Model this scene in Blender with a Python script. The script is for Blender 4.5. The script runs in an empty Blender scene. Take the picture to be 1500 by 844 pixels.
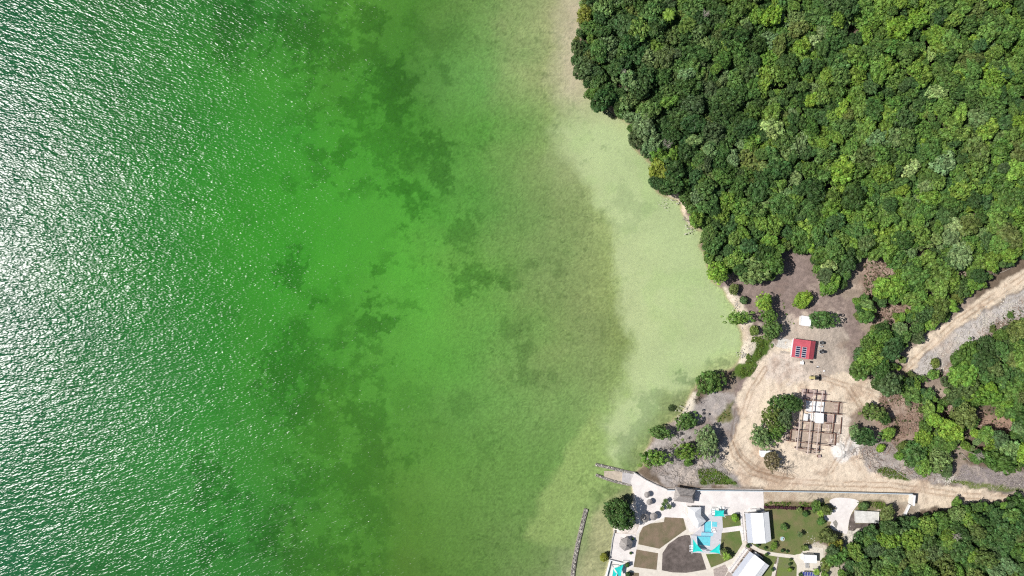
import bpy, bmesh, math, random
import numpy as np
from mathutils import Vector, Matrix
random.seed(7)
sc = bpy.context.scene
col = sc.collection
S, H, G = 0.25, 253.25, 0.9            # metres per photo pixel at water level, camera height, land level

# ------------------------------------------------------------------ camera, sky, sun, exposure
cam = bpy.data.objects.new('camera', bpy.data.cameras.new('camera')); col.objects.link(cam)
cam.location = (0, 0, H); cam.rotation_euler = (0, 0, 0)
cam.data.sensor_width = 36; cam.data.lens = 36 * (H / S) / 1500
cam.data.clip_start = 1; cam.data.clip_end = 20000
sc.camera = cam
EL, AZ = math.radians(48.5), math.radians(-87)      # azimuth clockwise from +Y (up in the picture)
wd = bpy.data.worlds.new('World'); sc.world = wd; wd.use_nodes = True
nt = wd.node_tree; nt.nodes.clear()
sk = nt.nodes.new('ShaderNodeTexSky'); sk.sky_type = 'NISHITA'; sk.sun_disc = False
sk.sun_elevation = EL; sk.sun_rotation = AZ
bg = nt.nodes.new('ShaderNodeBackground'); bg.inputs['Strength'].default_value = 0.06
ow = nt.nodes.new('ShaderNodeOutputWorld')
nt.links.new(sk.outputs[0], bg.inputs[0]); nt.links.new(bg.outputs[0], ow.inputs[0])
sl = bpy.data.lights.new('sun', 'SUN'); sl.energy = 4.6; sl.angle = math.radians(0.53); sl.color = (1.0, .975, .94)
sun = bpy.data.objects.new('sun', sl); col.objects.link(sun)
sdir = Vector((math.sin(AZ) * math.cos(EL), math.cos(AZ) * math.cos(EL), math.sin(EL)))
sun.rotation_euler = sdir.to_track_quat('Z', 'Y').to_euler(); sun.location = (-200, 0, 200)
sc.view_settings.view_transform = 'Standard'; sc.view_settings.look = 'None'
sc.view_settings.exposure = 0.16; sc.view_settings.gamma = 1
sc.cycles.max_bounces = 5; sc.cycles.diffuse_bounces = 2; sc.cycles.transparent_max_bounces = 6
sc.cycles.sample_clamp_indirect = 4
sc.cycles.filter_width = 1.2; sc.cycles.use_denoising = False
sc.cycles.adaptive_threshold = .03; sc.cycles.time_limit = 600

# ------------------------------------------------------------------ helpers
def W(px, py, z=G):
    k = S * (H - z) / H
    return ((px - 750) * k, (422 - py) * k)
def P(px, py, z=G):
    x, y = W(px, py, z); return Vector((x, y, z))
def lin(r, g, b):
    f = lambda c: (c/255/12.92) if c <= 10 else ((c/255 + .055)/1.055)**2.4
    return (f(r), f(g), f(b))

def newmat(name, color=None, rough=.8, spec=.3, noise=0, scale=1.0, bump=0, bscale=6, color2=None, metallic=0, detail=4, stretch=None):
    m = bpy.data.materials.new(name); m.use_nodes = True
    t = m.node_tree; b = t.nodes['Principled BSDF']
    b.inputs['Roughness'].default_value = rough; b.inputs['Specular IOR Level'].default_value = spec
    b.inputs['Metallic'].default_value = metallic
    c = color or (.5, .5, .5)
    b.inputs['Base Color'].default_value = (*c, 1)
    g = t.nodes.new('ShaderNodeNewGeometry'); src = g.outputs['Position']
    if stretch:
        mp = t.nodes.new('ShaderNodeMapping'); mp.inputs['Scale'].default_value = stretch
        t.links.new(src, mp.inputs[0]); src = mp.outputs[0]
    if noise:
        n = t.nodes.new('ShaderNodeTexNoise'); n.inputs['Scale'].default_value = scale; n.inputs['Detail'].default_value = detail
        n.inputs['Roughness'].default_value = .65
        t.links.new(src, n.inputs['Vector'])
        r = t.nodes.new('ShaderNodeValToRGB')
        c2 = color2 or tuple(v * (1 - noise) for v in c)
        r.color_ramp.elements[0].position = .33; r.color_ramp.elements[1].position = .67
        r.color_ramp.elements[0].color = (*c2, 1)
        r.color_ramp.elements[1].color = (*[min(1, v * (1 + (0 if color2 else noise * .5))) for v in c], 1)
        t.links.new(n.outputs['Fac'], r.inputs[0]); t.links.new(r.outputs[0], b.inputs['Base Color'])
    if bump:
        n2 = t.nodes.new('ShaderNodeTexNoise'); n2.inputs['Scale'].default_value = bscale; n2.inputs['Detail'].default_value = 3
        t.links.new(src, n2.inputs['Vector'])
        bp = t.nodes.new('ShaderNodeBump'); bp.inputs['Strength'].default_value = 1; bp.inputs['Distance'].default_value = bump
        t.links.new(n2.outputs['Fac'], bp.inputs['Height']); t.links.new(bp.outputs[0], b.inputs['Normal'])
    return m

def tag(o, label=None, cat=None, group=None, kind=None):
    if label: o['label'] = label
    if cat: o['category'] = cat
    if group: o['group'] = group
    if kind: o['kind'] = kind
    return o
def thing(name, label, cat, loc=(0, 0, 0), rz=0, group=None):
    o = bpy.data.objects.new(name, None); col.objects.link(o)
    o.empty_display_size = .5
    o.location = loc; o.rotation_euler = (0, 0, rz)
    return tag(o, label, cat, group)
def link(name, me, parent=None, m=None):
    o = bpy.data.objects.new(name, me); col.objects.link(o)
    if m is not None:
        if len(me.materials) == 0: me.materials.append(m)
    if parent: o.parent = parent
    return o
def copy_tree(o, parent=None):
    c = o.copy(); col.objects.link(c)
    c.parent = parent
    for ch in list(o.children): copy_tree(ch, c)
    return c

class MB:
    def __init__(s): s.v = []; s.f = []
    def add(s, vs, fs):
        k = len(s.v); s.v += [tuple(v) for v in vs]; s.f += [tuple(i + k for i in f) for f in fs]; return s
    def box(s, c, d, rz=0, tilt=None):
        cx, cy, cz = c; a, b, h = d[0]/2, d[1]/2, d[2]/2
        M = Matrix.Rotation(rz, 3, 'Z')
        if tilt: M = M @ Matrix.Rotation(tilt[1], 3, 'Y') @ Matrix.Rotation(tilt[0], 3, 'X')
        vs = [Vector((cx, cy, cz)) + M @ Vector((x*a, y*b, z*h)) for z in (-1, 1) for y in (-1, 1) for x in (-1, 1)]
        return s.add(vs, [(0, 2, 3, 1), (4, 5, 7, 6), (0, 1, 5, 4), (2, 6, 7, 3), (0, 4, 6, 2), (1, 3, 7, 5)])
    def bar(s, p, q, w, h=None, up=Vector((0, 0, 1))):
        p = Vector(p); q = Vector(q); d = (q - p).normalized(); h = h or w
        sd = d.cross(up)
        if sd.length < 1e-4: sd = Vector((1, 0, 0))
        sd.normalize(); u = sd.cross(d)
        vs = [e + sd*a*w/2 + u*b*h/2 for e in (p, q) for b in (-1, 1) for a in (-1, 1)]
        return s.add(vs, [(0, 1, 3, 2), (4, 6, 7, 5), (0, 4, 5, 1), (2, 3, 7, 6), (0, 2, 6, 4), (1, 5, 7, 3)])
    def tube(s, pts, rs, n=6, cap=True):
        k0 = len(s.v); pts = [Vector(p) for p in pts]
        for i, p in enumerate(pts):
            d = (pts[min(i+1, len(pts)-1)] - pts[max(i-1, 0)]).normalized()
            a = d.cross(Vector((0, 0, 1)))
            if a.length < .05: a = d.cross(Vector((0, 1, 0)))
            a.normalize(); b = d.cross(a); r = rs[i] if hasattr(rs, '__len__') else rs
            for j in range(n):
                t = 2*math.pi*j/n; s.v.append(tuple(p + a*math.cos(t)*r + b*math.sin(t)*r))
        for i in range(len(pts)-1):
            for j in range(n):
                A = k0 + i*n; s.f.append((A+j, A+(j+1) % n, A+n+(j+1) % n, A+n+j))
        if cap:
            s.f.append(tuple(k0 + j for j in reversed(range(n)))); s.f.append(tuple(k0 + (len(pts)-1)*n + j for j in range(n)))
        return s
    def lathe(s, c, prof, n=16):
        k0 = len(s.v); c = Vector(c)
        for r, z in prof:
            for j in range(n):
                t = 2*math.pi*j/n; s.v.append((c.x + r*math.cos(t), c.y + r*math.sin(t), c.z + z))
        for i in range(len(prof)-1):
            for j in range(n):
                A = k0+i*n; s.f.append((A+j, A+(j+1) % n, A+n+(j+1) % n, A+n+j))
        s.f.append(tuple(k0+j for j in reversed(range(n)))); s.f.append(tuple(k0+(len(prof)-1)*n+j for j in range(n)))
        return s
    def prism(s, poly, z0, z1):
        n = len(poly); a = sum(poly[i][0]*poly[(i+1) % n][1]-poly[(i+1) % n][0]*poly[i][1] for i in range(n))
        if a < 0: poly = poly[::-1]
        vs = [(p[0], p[1], z0) for p in poly] + [(p[0], p[1], z1) for p in poly]
        return s.add(vs, [tuple(reversed(range(n))), tuple(range(n, 2*n))] + [(i, (i+1) % n, n+(i+1) % n, n+i) for i in range(n)])
    def slab(s, top, th):              # a sheet given by its top corners (in order), with thickness downwards
        n = len(top); top = [Vector(p) for p in top]; bot = [p - Vector((0, 0, th)) for p in top]
        a = sum(top[i][0]*top[(i+1) % n][1]-top[(i+1) % n][0]*top[i][1] for i in range(n))
        if a < 0: top = top[::-1]; bot = bot[::-1]
        return s.add(bot + top, [tuple(reversed(range(n))), tuple(range(n, 2*n))] + [(i, (i+1) % n, n+(i+1) % n, n+i) for i in range(n)])
    def rock(s, c, r, rnd=random, flat=.6):
        n = 6; c = Vector(c); ph = rnd.random()*6
        rr = [r*rnd.uniform(.7, 1.15) for _ in range(n)]
        vs = [c + Vector((rr[i]*math.cos(ph+i*1.047), rr[i]*math.sin(ph+i*1.047), -r*flat)) for i in range(n)]
        vs += [c + Vector((.75*rr[i]*math.cos(ph+.3+i*1.047), .75*rr[i]*math.sin(ph+.3+i*1.047), r*flat*rnd.uniform(.3, .7))) for i in range(n)]
        vs.append(c + Vector((rnd.uniform(-.2, .2)*r, rnd.uniform(-.2, .2)*r, r*flat)))
        return s.add(vs, [(i, (i+1) % n, n+(i+1) % n, n+i) for i in range(n)] + [(n+i, n+(i+1) % n, 2*n) for i in range(n)])
    def build(s, name, m, parent=None, kind=None):
        me = bpy.data.meshes.new(name); me.from_pydata(s.v, [], s.f); me.update()
        o = link(name, me, parent, m)
        if kind: o['kind'] = kind
        return o

# ------------------------------------------------------------------ numpy noise, polygons
def vnoise(x, y, seed):
    xi = np.floor(x).astype(np.int64); yi = np.floor(y).astype(np.int64); fx = x-xi; fy = y-yi
    def h(a, b):
        n = (a*374761393 + b*668265263 + seed*1442695041) & 0xffffffff
        n = ((n ^ (n >> 13))*1274126177) & 0xffffffff
        return ((n ^ (n >> 16)) & 0xffff)/65535.
    ux = fx*fx*(3-2*fx); uy = fy*fy*(3-2*fy)
    return (h(xi, yi)*(1-ux)+h(xi+1, yi)*ux)*(1-uy) + (h(xi, yi+1)*(1-ux)+h(xi+1, yi+1)*ux)*uy
def fbm(x, y, size, octs=4, seed=0, gain=.55):
    t = 0; a = 1; n = 0; c, s_ = math.cos(.6), math.sin(.6)
    u, v = x/size, y/size
    for i in range(octs):
        t = t + a*vnoise(u + 17*i, v - 9*i, seed+i*7); n += a; a *= gain
        u, v = (u*c - v*s_)*2.03, (u*s_ + v*c)*2.03
    return t/n
def inside(x, y, poly):
    r = np.zeros(np.shape(x), bool); n = len(poly)
    for i in range(n):
        x1, y1 = poly[i]; x2, y2 = poly[(i+1) % n]
        if y1 == y2: continue
        c = ((y1 > y) != (y2 > y)) & (x < (x2-x1)*(y-y1)/(y2-y1)+x1)
        r ^= c
    return r
def edist(x, y, pts, closed=True):
    d = np.full(np.shape(x), 1e9); n = len(pts)
    for i in range(n if closed else n-1):
        x1, y1 = pts[i]; x2, y2 = pts[(i+1) % n]; dx, dy = x2-x1, y2-y1
        t = np.clip(((x-x1)*dx+(y-y1)*dy)/max(dx*dx+dy*dy, 1e-9), 0, 1)
        d = np.minimum(d, (x-x1-t*dx)**2+(y-y1-t*dy)**2)
    return np.sqrt(d)
def sdist(x, y, poly):
    d = edist(x, y, poly); return np.where(inside(x, y, poly), d, -d)
def sstep(a, b, v):
    t = np.clip((v-a)/(b-a), 0, 1); return t*t*(3-2*t)

# ------------------------------------------------------------------ shoreline and terrain (all outlines in photo pixels)
SHORE = [(852, -120), (850, -30), (845, 0), (845, 28), (850, 45), (838, 62), (837, 92), (846, 118), (860, 140), (868, 157), (885, 163),
         (905, 178), (922, 190), (918, 210), (930, 228), (948, 240), (945, 262), (955, 283), (975, 290), (988, 298), (994, 318), (1006, 334),
         (1024, 342), (1023, 360), (1034, 385), (1043, 412), (1058, 424), (1066, 440), (1076, 452), (1078, 470), (1084, 486), (1086, 505),
         (1083, 520), (1075, 536), (1050, 545), (1025, 552), (1012, 572), (1004, 590), (997, 604), (975, 622), (955, 640), (944, 662),
         (942, 678), (930, 690), (921, 700), (924, 712), (925, 735), (912, 752), (896, 772), (897, 790), (893, 812), (888, 830), (880, 856),
         (872, 900), (868, 980), (1650, 980), (1650, -120)]
SHORE = [(x+(6 if y < 350 else 0), y) if x < 1500 else (x, y) for x, y in SHORE]
SAND_SH = [(810, 190), (838, 185), (868, 160), (925, 190), (1000, 300), (1045, 412), (1090, 500), (1040, 545), (1010, 570), (965, 600),
           (925, 655), (905, 690), (884, 660), (892, 622), (912, 592), (922, 545), (926, 505), (908, 455), (905, 400), (898, 335), (868, 285), (845, 240)]
CX = [-220, 0, 150, 300, 400, 500, 600, 700, 800, 850, 900, 950, 1000, 1060]
ROWS = {
 0:   [(24,88,56),(28,94,54),(40,108,46),(48,118,44),(54,122,44),(84,146,52),(80,134,50),(112,146,74),(160,164,116),(192,182,152),(192,182,152),(186,180,142),(186,180,142),(186,180,142)],
 100: [(24,90,56),(28,96,54),(38,110,48),(54,134,44),(68,144,48),(74,140,48),(74,132,48),(112,158,80),(158,168,112),(194,186,154),(192,186,154),(186,190,142),(186,196,142),(186,196,142)],
 200: [(22,82,58),(26,88,56),(36,108,46),(50,134,44),(60,144,46),(76,152,50),(78,146,50),(96,148,62),(134,158,92),(168,178,128),(190,200,148),(190,202,150),(186,200,145),(186,200,145)],
 300: [(22,84,58),(26,90,54),(34,112,46),(50,138,40),(60,146,42),(72,156,50),(84,160,56),(98,148,66),(120,146,84),(134,152,94),(160,176,120),(184,200,144),(186,200,145),(186,200,145)],
 400: [(22,84,58),(26,92,54),(34,112,44),(48,132,40),(60,148,44),(74,156,50),(90,168,60),(104,152,66),(120,146,84),(132,150,92),(152,170,110),(176,196,136),(182,200,142),(180,198,142)],
 500: [(22,84,58),(28,92,56),(34,108,48),(46,130,40),(60,140,44),(76,148,52),(94,164,64),(102,154,68),(120,146,82),(126,144,88),(134,152,94),(162,184,122),(178,198,138),(178,196,136)],
 600: [(26,94,58),(32,100,58),(40,112,52),(50,132,46),(62,136,46),(78,144,50),(88,148,58),(104,150,70),(118,150,82),(128,154,90),(150,176,112),(154,176,112),(160,168,118),(180,176,136)],
 700: [(26,94,58),(34,102,58),(42,114,52),(54,136,48),(64,136,48),(78,140,50),(90,142,56),(104,144,66),(112,148,74),(128,160,88),(150,174,108),(158,168,118),(170,170,130),(180,176,136)],
 844: [(26,94,58),(34,102,58),(42,112,50),(46,120,46),(58,122,46),(76,134,48),(86,128,50),(102,136,64),(122,142,84),(154,162,116),(176,176,136),(178,172,134),(180,176,136),(180,176,136)]}
WEED = [(570,132,44,46,1),(438,50,48,36,.95),(498,68,22,20,.8),(538,20,26,24,.9),(511,158,20,22,.8),(489,220,20,16,.9),(552,210,20,22,.7),(627,228,34,28,.95),(596,196,24,22,.7),
        (648,266,20,30,.95),(589,283,28,15,.95),(497,272,12,7,.8),(605,325,13,22,1),(345,45,34,46,.85),(632,42,44,28,.45),(672,350,22,26,.75),(690,318,12,16,.5),(686,412,30,18,.9),(728,430,26,10,.9),(740,408,24,14,.5),
        (550,478,20,34,1),(576,450,18,12,.6),(528,500,10,14,.8),(414,392,24,15,.9),(553,400,10,24,.85),(575,372,12,12,.6),(452,432,11,8,.9),(430,490,22,30,.8),(412,540,34,44,.85),(440,590,40,40,.8),(500,565,36,28,.6),(540,600,30,30,.8),
        (480,640,40,40,.6),(560,670,34,50,.75),(500,700,60,40,.7),(440,710,30,26,.8),(530,740,50,46,.65),(400,780,40,30,.95),(470,810,60,30,.7),(360,760,26,20,.5),(300,720,34,40,.85),(305,800,26,20,.8),(560,620,24,30,.7),(600,590,30,24,.3),
        (815,385,14,9,.45),(778,398,9,8,.6),(820,415,12,9,.4),(740,480,22,12,.6),(765,515,18,16,.6),(785,548,22,16,.6),(690,590,22,12,.4),(700,675,16,26,.35),(790,545,18,16,.5),(640,620,16,10,.3),
        (250,190,60,40,.3),(712,213,16,8,.6),(880,330,20,14,.4),(930,300,34,14,.3),
        (930,655,24,42,.6),(985,600,42,22,.6),(955,625,30,28,.6),(905,725,22,16,.7),(880,800,18,40,.4),(1020,550,34,9,.8),(1050,530,24,10,.6),(925,340,20,20,.25)]
def depth_at(px, py, sd):
    d = -sd*S
    return .10 + .7*sstep(0, 45, d) + 1.8*sstep(30, 100, d) + 2.2*sstep(80, 170, d)
KA = np.array([.33, .065, .30])
FLIT = 1.28
def l3(a):
    a = np.asarray(a, float)/255; return np.where(a <= .04045, a/12.92, ((a+.055)/1.055)**2.4)
def bed_color(px, py, sd):
    wx = px + (fbm(px, py, 60, 4, 3)-.5)*70; wy = py + (fbm(px, py, 60, 4, 9)-.5)*70
    tab = np.array([ROWS[k] for k in sorted(ROWS)], float)
    tab[:, 3:6] += (1, 1, 2); tab[:, 6] += (0, -2, 2); tab[:, 7:10] += (0, 2, 6); tab[3:7, 8:10] += (5, 5, 3); tab[:, 0:3] += (4, 4, 2); tab = l3(tab); ry = np.array(sorted(ROWS), float); rx = np.array(CX, float)
    ix = np.clip(np.searchsorted(rx, wx)-1, 0, len(rx)-2); iy = np.clip(np.searchsorted(ry, wy)-1, 0, len(ry)-2)
    fx = np.clip((wx-rx[ix])/(rx[ix+1]-rx[ix]), 0, 1)[:, None]; fy = np.clip((wy-ry[iy])/(ry[iy+1]-ry[iy]), 0, 1)[:, None]
    c = (tab[iy, ix]*(1-fx)+tab[iy, ix+1]*fx)*(1-fy)+(tab[iy+1, ix]*(1-fx)+tab[iy+1, ix+1]*fx)*fy
    # pale sand flat by the shore
    sf = 12+14*sstep(260, 190, py)+6*sstep(420, 520, py)
    m = sstep(-1, 1, sdist(px + (fbm(px, py, 25, 4, 5)-.5)*34, py + (fbm(px, py, 25, 4, 6)-.5)*34, SAND_SH)/sf)[:, None]
    c = c*(1-m) + l3((181, 197, 148))*m
    m2 = (.8*sstep(-9, 9, sdist(px + (fbm(px, py, 30, 4, 7)-.5)*30, py, [(872, 600), (835, 660), (800, 715), (772, 790), (800, 800), (840, 800), (862, 740), (905, 690)])))[:, None]
    c = c*(1-m2) + l3((150, 173, 108))*m2
    m3 = (.85*sstep(-7, 7, sdist(px + (fbm(px, py, 20, 4, 8)-.5)*14, py, [(848, 880), (858, 800), (868, 755), (885, 738), (910, 718), (935, 705), (935, 760), (905, 790), (900, 880)])))[:, None]
    c = c*(1-m3) + l3((176, 177, 136))*m3
    # ground-covering weed, in ragged patches
    n1 = fbm(px, py, 24, 6, 11, .66); n2 = fbm(px, py, 7, 4, 21, .7); n3 = fbm(px, py, 2.4, 2, 23)
    wm = np.zeros_like(px)
    for (a, b, rx_, ry_, st) in WEED:
        q = 1.25-np.sqrt(((wx-a)/rx_)**2+((wy-b)/ry_)**2)
        wm = np.maximum(wm, .84*st*sstep(.0, .55, q-.10 + (n1-.5)*2.6 + (n2-.5)*2.6))
    deep = sstep(760, 600, px)
    wm = np.maximum(wm, .35*deep*sstep(.56, .70, n1)*sstep(.4, .6, fbm(px, py, 120, 3, 44)))
    wis = sstep(.50, .58, fbm(px+20*n2, py, 17, 5, 81, .68))*sstep(.40, .56, fbm(px, py, 75, 3, 83))
    zone = sstep(370, 420, px)*sstep(600, 540, px)*sstep(430, 500, py) + sstep(380, 430, px)*sstep(720, 640, px)*sstep(330, 270, py)
    wm = np.maximum(wm, .60*wis*np.clip(zone, 0, 1))
    spk = .8*sstep(.60, .70, fbm(px, py, 6, 4, 31, .65))*sstep(.45, .62, fbm(px, py, 60, 3, 33))
    wm = np.maximum(wm, .55*spk*sstep(1000, 850, px)*sstep(420, 640, px))
    dark = c*np.array([.47, .55, .47]); dark = dark*(.72+.56*n2[:, None])*(.8+.4*n3[:, None])
    c = c*(1-wm[:, None]) + dark*wm[:, None]
    # speckle of the bottom (grows towards the shallow middle, quiet on the pale flat)
    g = (fbm(px, py, 1.9, 2, 51, .8)-.5)
    amp = .6*sstep(520, 760, px)*(1-.85*m[:, 0])*(1-.6*sstep(790, 850, px)*sstep(330, 200, py)) + .14
    c = c*(1+(g*amp)[:, None])*(1+((fbm(px, py, 40, 4, 61)-.5)*.16)[:, None])
    # green algae drift
    dm = (.35*sstep(.5, .75, fbm(px, py, 34, 4, 71))*m[:, 0])[:, None]
    c = c*(1-dm)+c*np.array([.86, .97, .80])*dm
    d = depth_at(px, py, sd)[:, None]
    bed = c/FLIT/np.exp(-KA*2*d)
    return np.clip(bed, .01, .80)

# ground cover regions on land: (outline, colour, edge softness px, ragged px)
C_FLOOR = (116, 101, 86); C_SAND = (229, 211, 188); C_GREY = (172, 163, 157); C_EARTH = (146, 129, 121); C_BEACH = (208, 198, 172)
C_OLIVE = (120, 112, 82); C_GRASS = (82, 104, 44); C_PALE = (226, 216, 200); C_RED = (164, 142, 127)
REG = [
 ([(1040,400),(1150,370),(1400,370),(1440,470),(1400,560),(1420,700),(1240,716),(1050,716),(1040,600),(1085,540)], (158,142,127), 6, 10),
 ([(1020,430),(1150,355),(1200,355),(1200,425),(1260,440),(1290,395),(1300,420),(1260,470),(1270,520),(1250,560),(1230,600),(1080,590),(1075,540),(1090,490),(1060,450)], C_EARTH, 5, 14),
 ([(1262,380),(1330,380),(1350,440),(1310,490),(1262,470)], C_RED, 5, 14),
 ([(1290,560),(1350,560),(1400,600),(1370,650),(1310,660),(1280,620)], C_RED, 5, 12),
 ([(1400,595),(1500,620),(1560,640),(1500,650),(1440,625)], (168,140,122), 3, 6),
 ([(1375,490),(1420,470),(1560,400),(1560,560),(1500,480),(1440,510),(1380,570),(1360,560)], (152,136,124), 4, 10),
 ([(1100,480),(1150,462),(1235,460),(1240,520),(1255,545),(1210,560),(1150,545),(1110,520)], (184,170,156), 5, 14),
 ([(955,690),(948,660),(975,625),(1010,590),(1040,575),(1075,575),(1085,600),(1075,640),(1060,680),(1090,700),(1085,712),(975,712)], C_GREY, 5, 10),
 ([(1240,655),(1290,640),(1345,650),(1385,690),(1400,705),(1330,704),(1280,700),(1250,680)], C_GREY, 4, 10),
 ([(1395,700),(1410,680),(1500,690),(1570,690),(1570,722),(1480,722),(1400,712)], (150,140,138), 4, 8),
 ([(1075,590),(1090,560),(1108,535),(1130,508),(1160,497),(1158,545),(1195,556),(1235,545),(1262,552),(1290,575),(1288,592),(1262,596),(1240,610),(1238,640),(1262,660),(1270,690),(1340,702),(1400,712),(1480,722),(1570,722),(1570,742),(1470,738),(1425,736),(1345,748),(1335,760),(1300,755),(1120,738),(1118,716),(1110,712),(1085,706),(1062,684),(1058,660),(1072,640),(1082,610)], C_SAND, 3, 9),
 ([(1130,520),(1150,512),(1180,540),(1200,555),(1150,560),(1120,560)], (222,206,190), 4, 14),
 ([(1120,716),(1335,722),(1330,738),(1210,735),(1120,734)], (206,190,168), 3, 6),
 ([(1322,545),(1330,512),(1400,462),(1440,430),(1500,392),(1570,348),(1570,385),(1500,418),(1440,455),(1400,480),(1352,520),(1335,545)], (232,214,190), 2.5, 5),
 ([(1335,546),(1352,521),(1400,482),(1440,457),(1500,420),(1570,388),(1570,440),(1500,462),(1455,478),(1400,515),(1380,540),(1350,552)], (194,187,181), 3.0, 7),
 ([(1215,640),(1240,640),(1262,650),(1255,668),(1232,676),(1215,662)], (236,230,222), 3, 8),
 ([(1222,600),(1245,612),(1240,645),(1222,640)], (226,212,196), 3, 8),
 ([(1100,492),(1128,492),(1132,508),(1112,530),(1100,552),(1082,556),(1070,548),(1090,525)], C_GRASS, 3, 12),
 ([(1060,595),(1072,590),(1070,610),(1055,622),(1045,615)], (118,116,76), 4, 8),
 ([(1022,688),(1045,686),(1068,700),(1080,709),(1025,709)], (84,108,46), 2.5, 6),
 ([(1280,688),(1300,684),(1325,695),(1332,703),(1300,700)], (92,112,52), 2.5, 7),
 ([(1385,702),(1430,706),(1500,716),(1500,720),(1420,714)], (120,128,80), 2, 6),
 ([(1120,733),(1208,734),(1212,746),(1120,742)], (128,116,88), 2, 4),
 ([(1253,732),(1295,732),(1300,744),(1255,750)], (128,120,92), 2, 4),
 ([(1295,734),(1345,734),(1340,760),(1300,762)], (178,166,148), 3, 8),
 ([(1060,420),(1078,430),(1092,455),(1104,478),(1106,502),(1094,532),(1080,532),(1088,500),(1078,468),(1060,440)], (214,202,182), 2, 5),
 ([(975,285),(1000,285),(1010,325),(1032,340),(1030,350),(1000,330),(985,305)], (214,196,172), 2, 5),
 ([(1000,575),(1018,575),(1016,600),(1000,610),(996,600)], (205,195,178), 2, 5),
 ([(920,690),(945,700),(975,716),(978,745),(935,770),(925,800),(905,810),(890,860),(868,900),(880,850),(890,815),(895,770),(925,735),(920,712)], (236,224,214), 3, 4),
 ([(1165,795),(1205,795),(1215,860),(1165,860)], (214,204,186), 3, 10),
 ([(1200,730),(1262,736),(1260,770),(1235,800),(1215,800),(1195,770)], (150,140,108), 4, 10),
 ([(1235,775),(1262,770),(1262,800),(1240,808),(1232,800)], (222,214,200), 3, 8),
 ([(1205,820),(1260,825),(1262,860),(1200,860)], (196,186,168), 3, 12),
]
TRACKS = [([(1068,640),(1075,665),(1098,690),(1140,703),(1220,708),(1300,710),(1400,724),(1500,732),(1570,732)], 7, 4.2),
          ([(1078,600),(1072,640),(1085,668),(1110,688),(1160,698)], 5, 4),
          ([(1200,552),(1240,565),(1262,600),(1240,650),(1215,690)], 6, 4),
          ([(1120,540),(1100,570),(1085,610)], 6, 4.5),
          ([(1325,540),(1400,470),(1500,404),(1570,362)], 7, 4.5)]
def land_color(px, py, sd):
    n = len(px); nz = fbm(px, py, 14, 5, 101, .6); nf = fbm(px, py, 4, 4, 111, .7)
    c = np.tile(l3(C_FLOOR), (n, 1))*(.7+.6*nf[:, None])
    wxa = (fbm(px, py, 12, 5, 121, .6)-.5); wya = (fbm(px, py, 12, 5, 131, .6)-.5)
    bm_ = sstep(16, 2, sd)[:, None]*.0
    for poly, cc, soft, rag in REG:
        bx = [p[0] for p in poly]; by = [p[1] for p in poly]
        k = (px > min(bx)-25) & (px < max(bx)+25) & (py > min(by)-25) & (py < max(by)+25)
        if not k.any(): continue
        x = px[k]+wxa[k]*rag*2; y = py[k]+wya[k]*rag*2
        m = sstep(-soft, soft, sdist(x, y, poly))[:, None]
        c2 = l3(cc)*(.86+.28*nf[k][:, None])
        if cc in (C_GREY, C_EARTH, C_RED) or sum(cc) < 480:
            st = fbm(px[k]*.5+py[k]*.3, py[k]*1.3-px[k]*.4, 5, 4, 141, .75)[:, None]
            c2 = c2*(.62+.76*st)
        c[k] = c[k]*(1-m)+c2*m
    for pts, gap, wdt in TRACKS:
        d = edist(px+wxa*3, py+wya*3, pts, False)
        m = np.exp(-((d-gap*.5)/1.1)**2)*.42*sstep(.3, .5, nz) + np.exp(-(d/9)**2)*.10
        c = c*(1-m[:, None]*np.array([.75, .9, 1.0]))
    # fine criss-cross wheel marks
    for q, (ax, ay) in enumerate([(.9, .25), (.3, .95), (.75, -.6)]):
        u = px*ax+py*ay; v = -px*ay+py*ax
        rut = sstep(.62, .72, fbm(u*.12, v+6*fbm(px, py, 60, 2, 501+q), 2.2, 2, 511+q))*sstep(.45, .6, fbm(px, py, 35, 3, 521+q))
        c = c*(1-(.22*rut*sstep(.2, .4, c.mean(1)))[:, None])
    # irregular stains and pale scuffs on the bare soil
    bare = sstep(.16, .34, c.mean(1))
    pale = sstep(.55, .75, fbm(px, py, 22, 5, 151, .6))*bare*.35
    c = c*(1-pale[:, None]) + l3((236, 216, 196))*pale[:, None]
    stn = sstep(.56, .72, fbm(px, py, 30, 5, 161, .6))*bare*.28
    c = c*(1-stn[:, None]*np.array([.8, 1, 1.1]))
    # wet sand at the water line
    wet = sstep(5, 0, sd)[:, None]*(px < 1100)[:, None]
    c = c*(1-wet)+l3((176, 170, 132))*wet
    return np.clip(c/FLIT*1.12, .008, .85)
def height_at(px, py, sd):
    dl = sd*S
    dep = -depth_at(px, py, sd)
    z = np.where(sd > 0, -.1 + (G+.1)*sstep(0, 3.0, dl), dep)
    return z
STEP = .45
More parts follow.
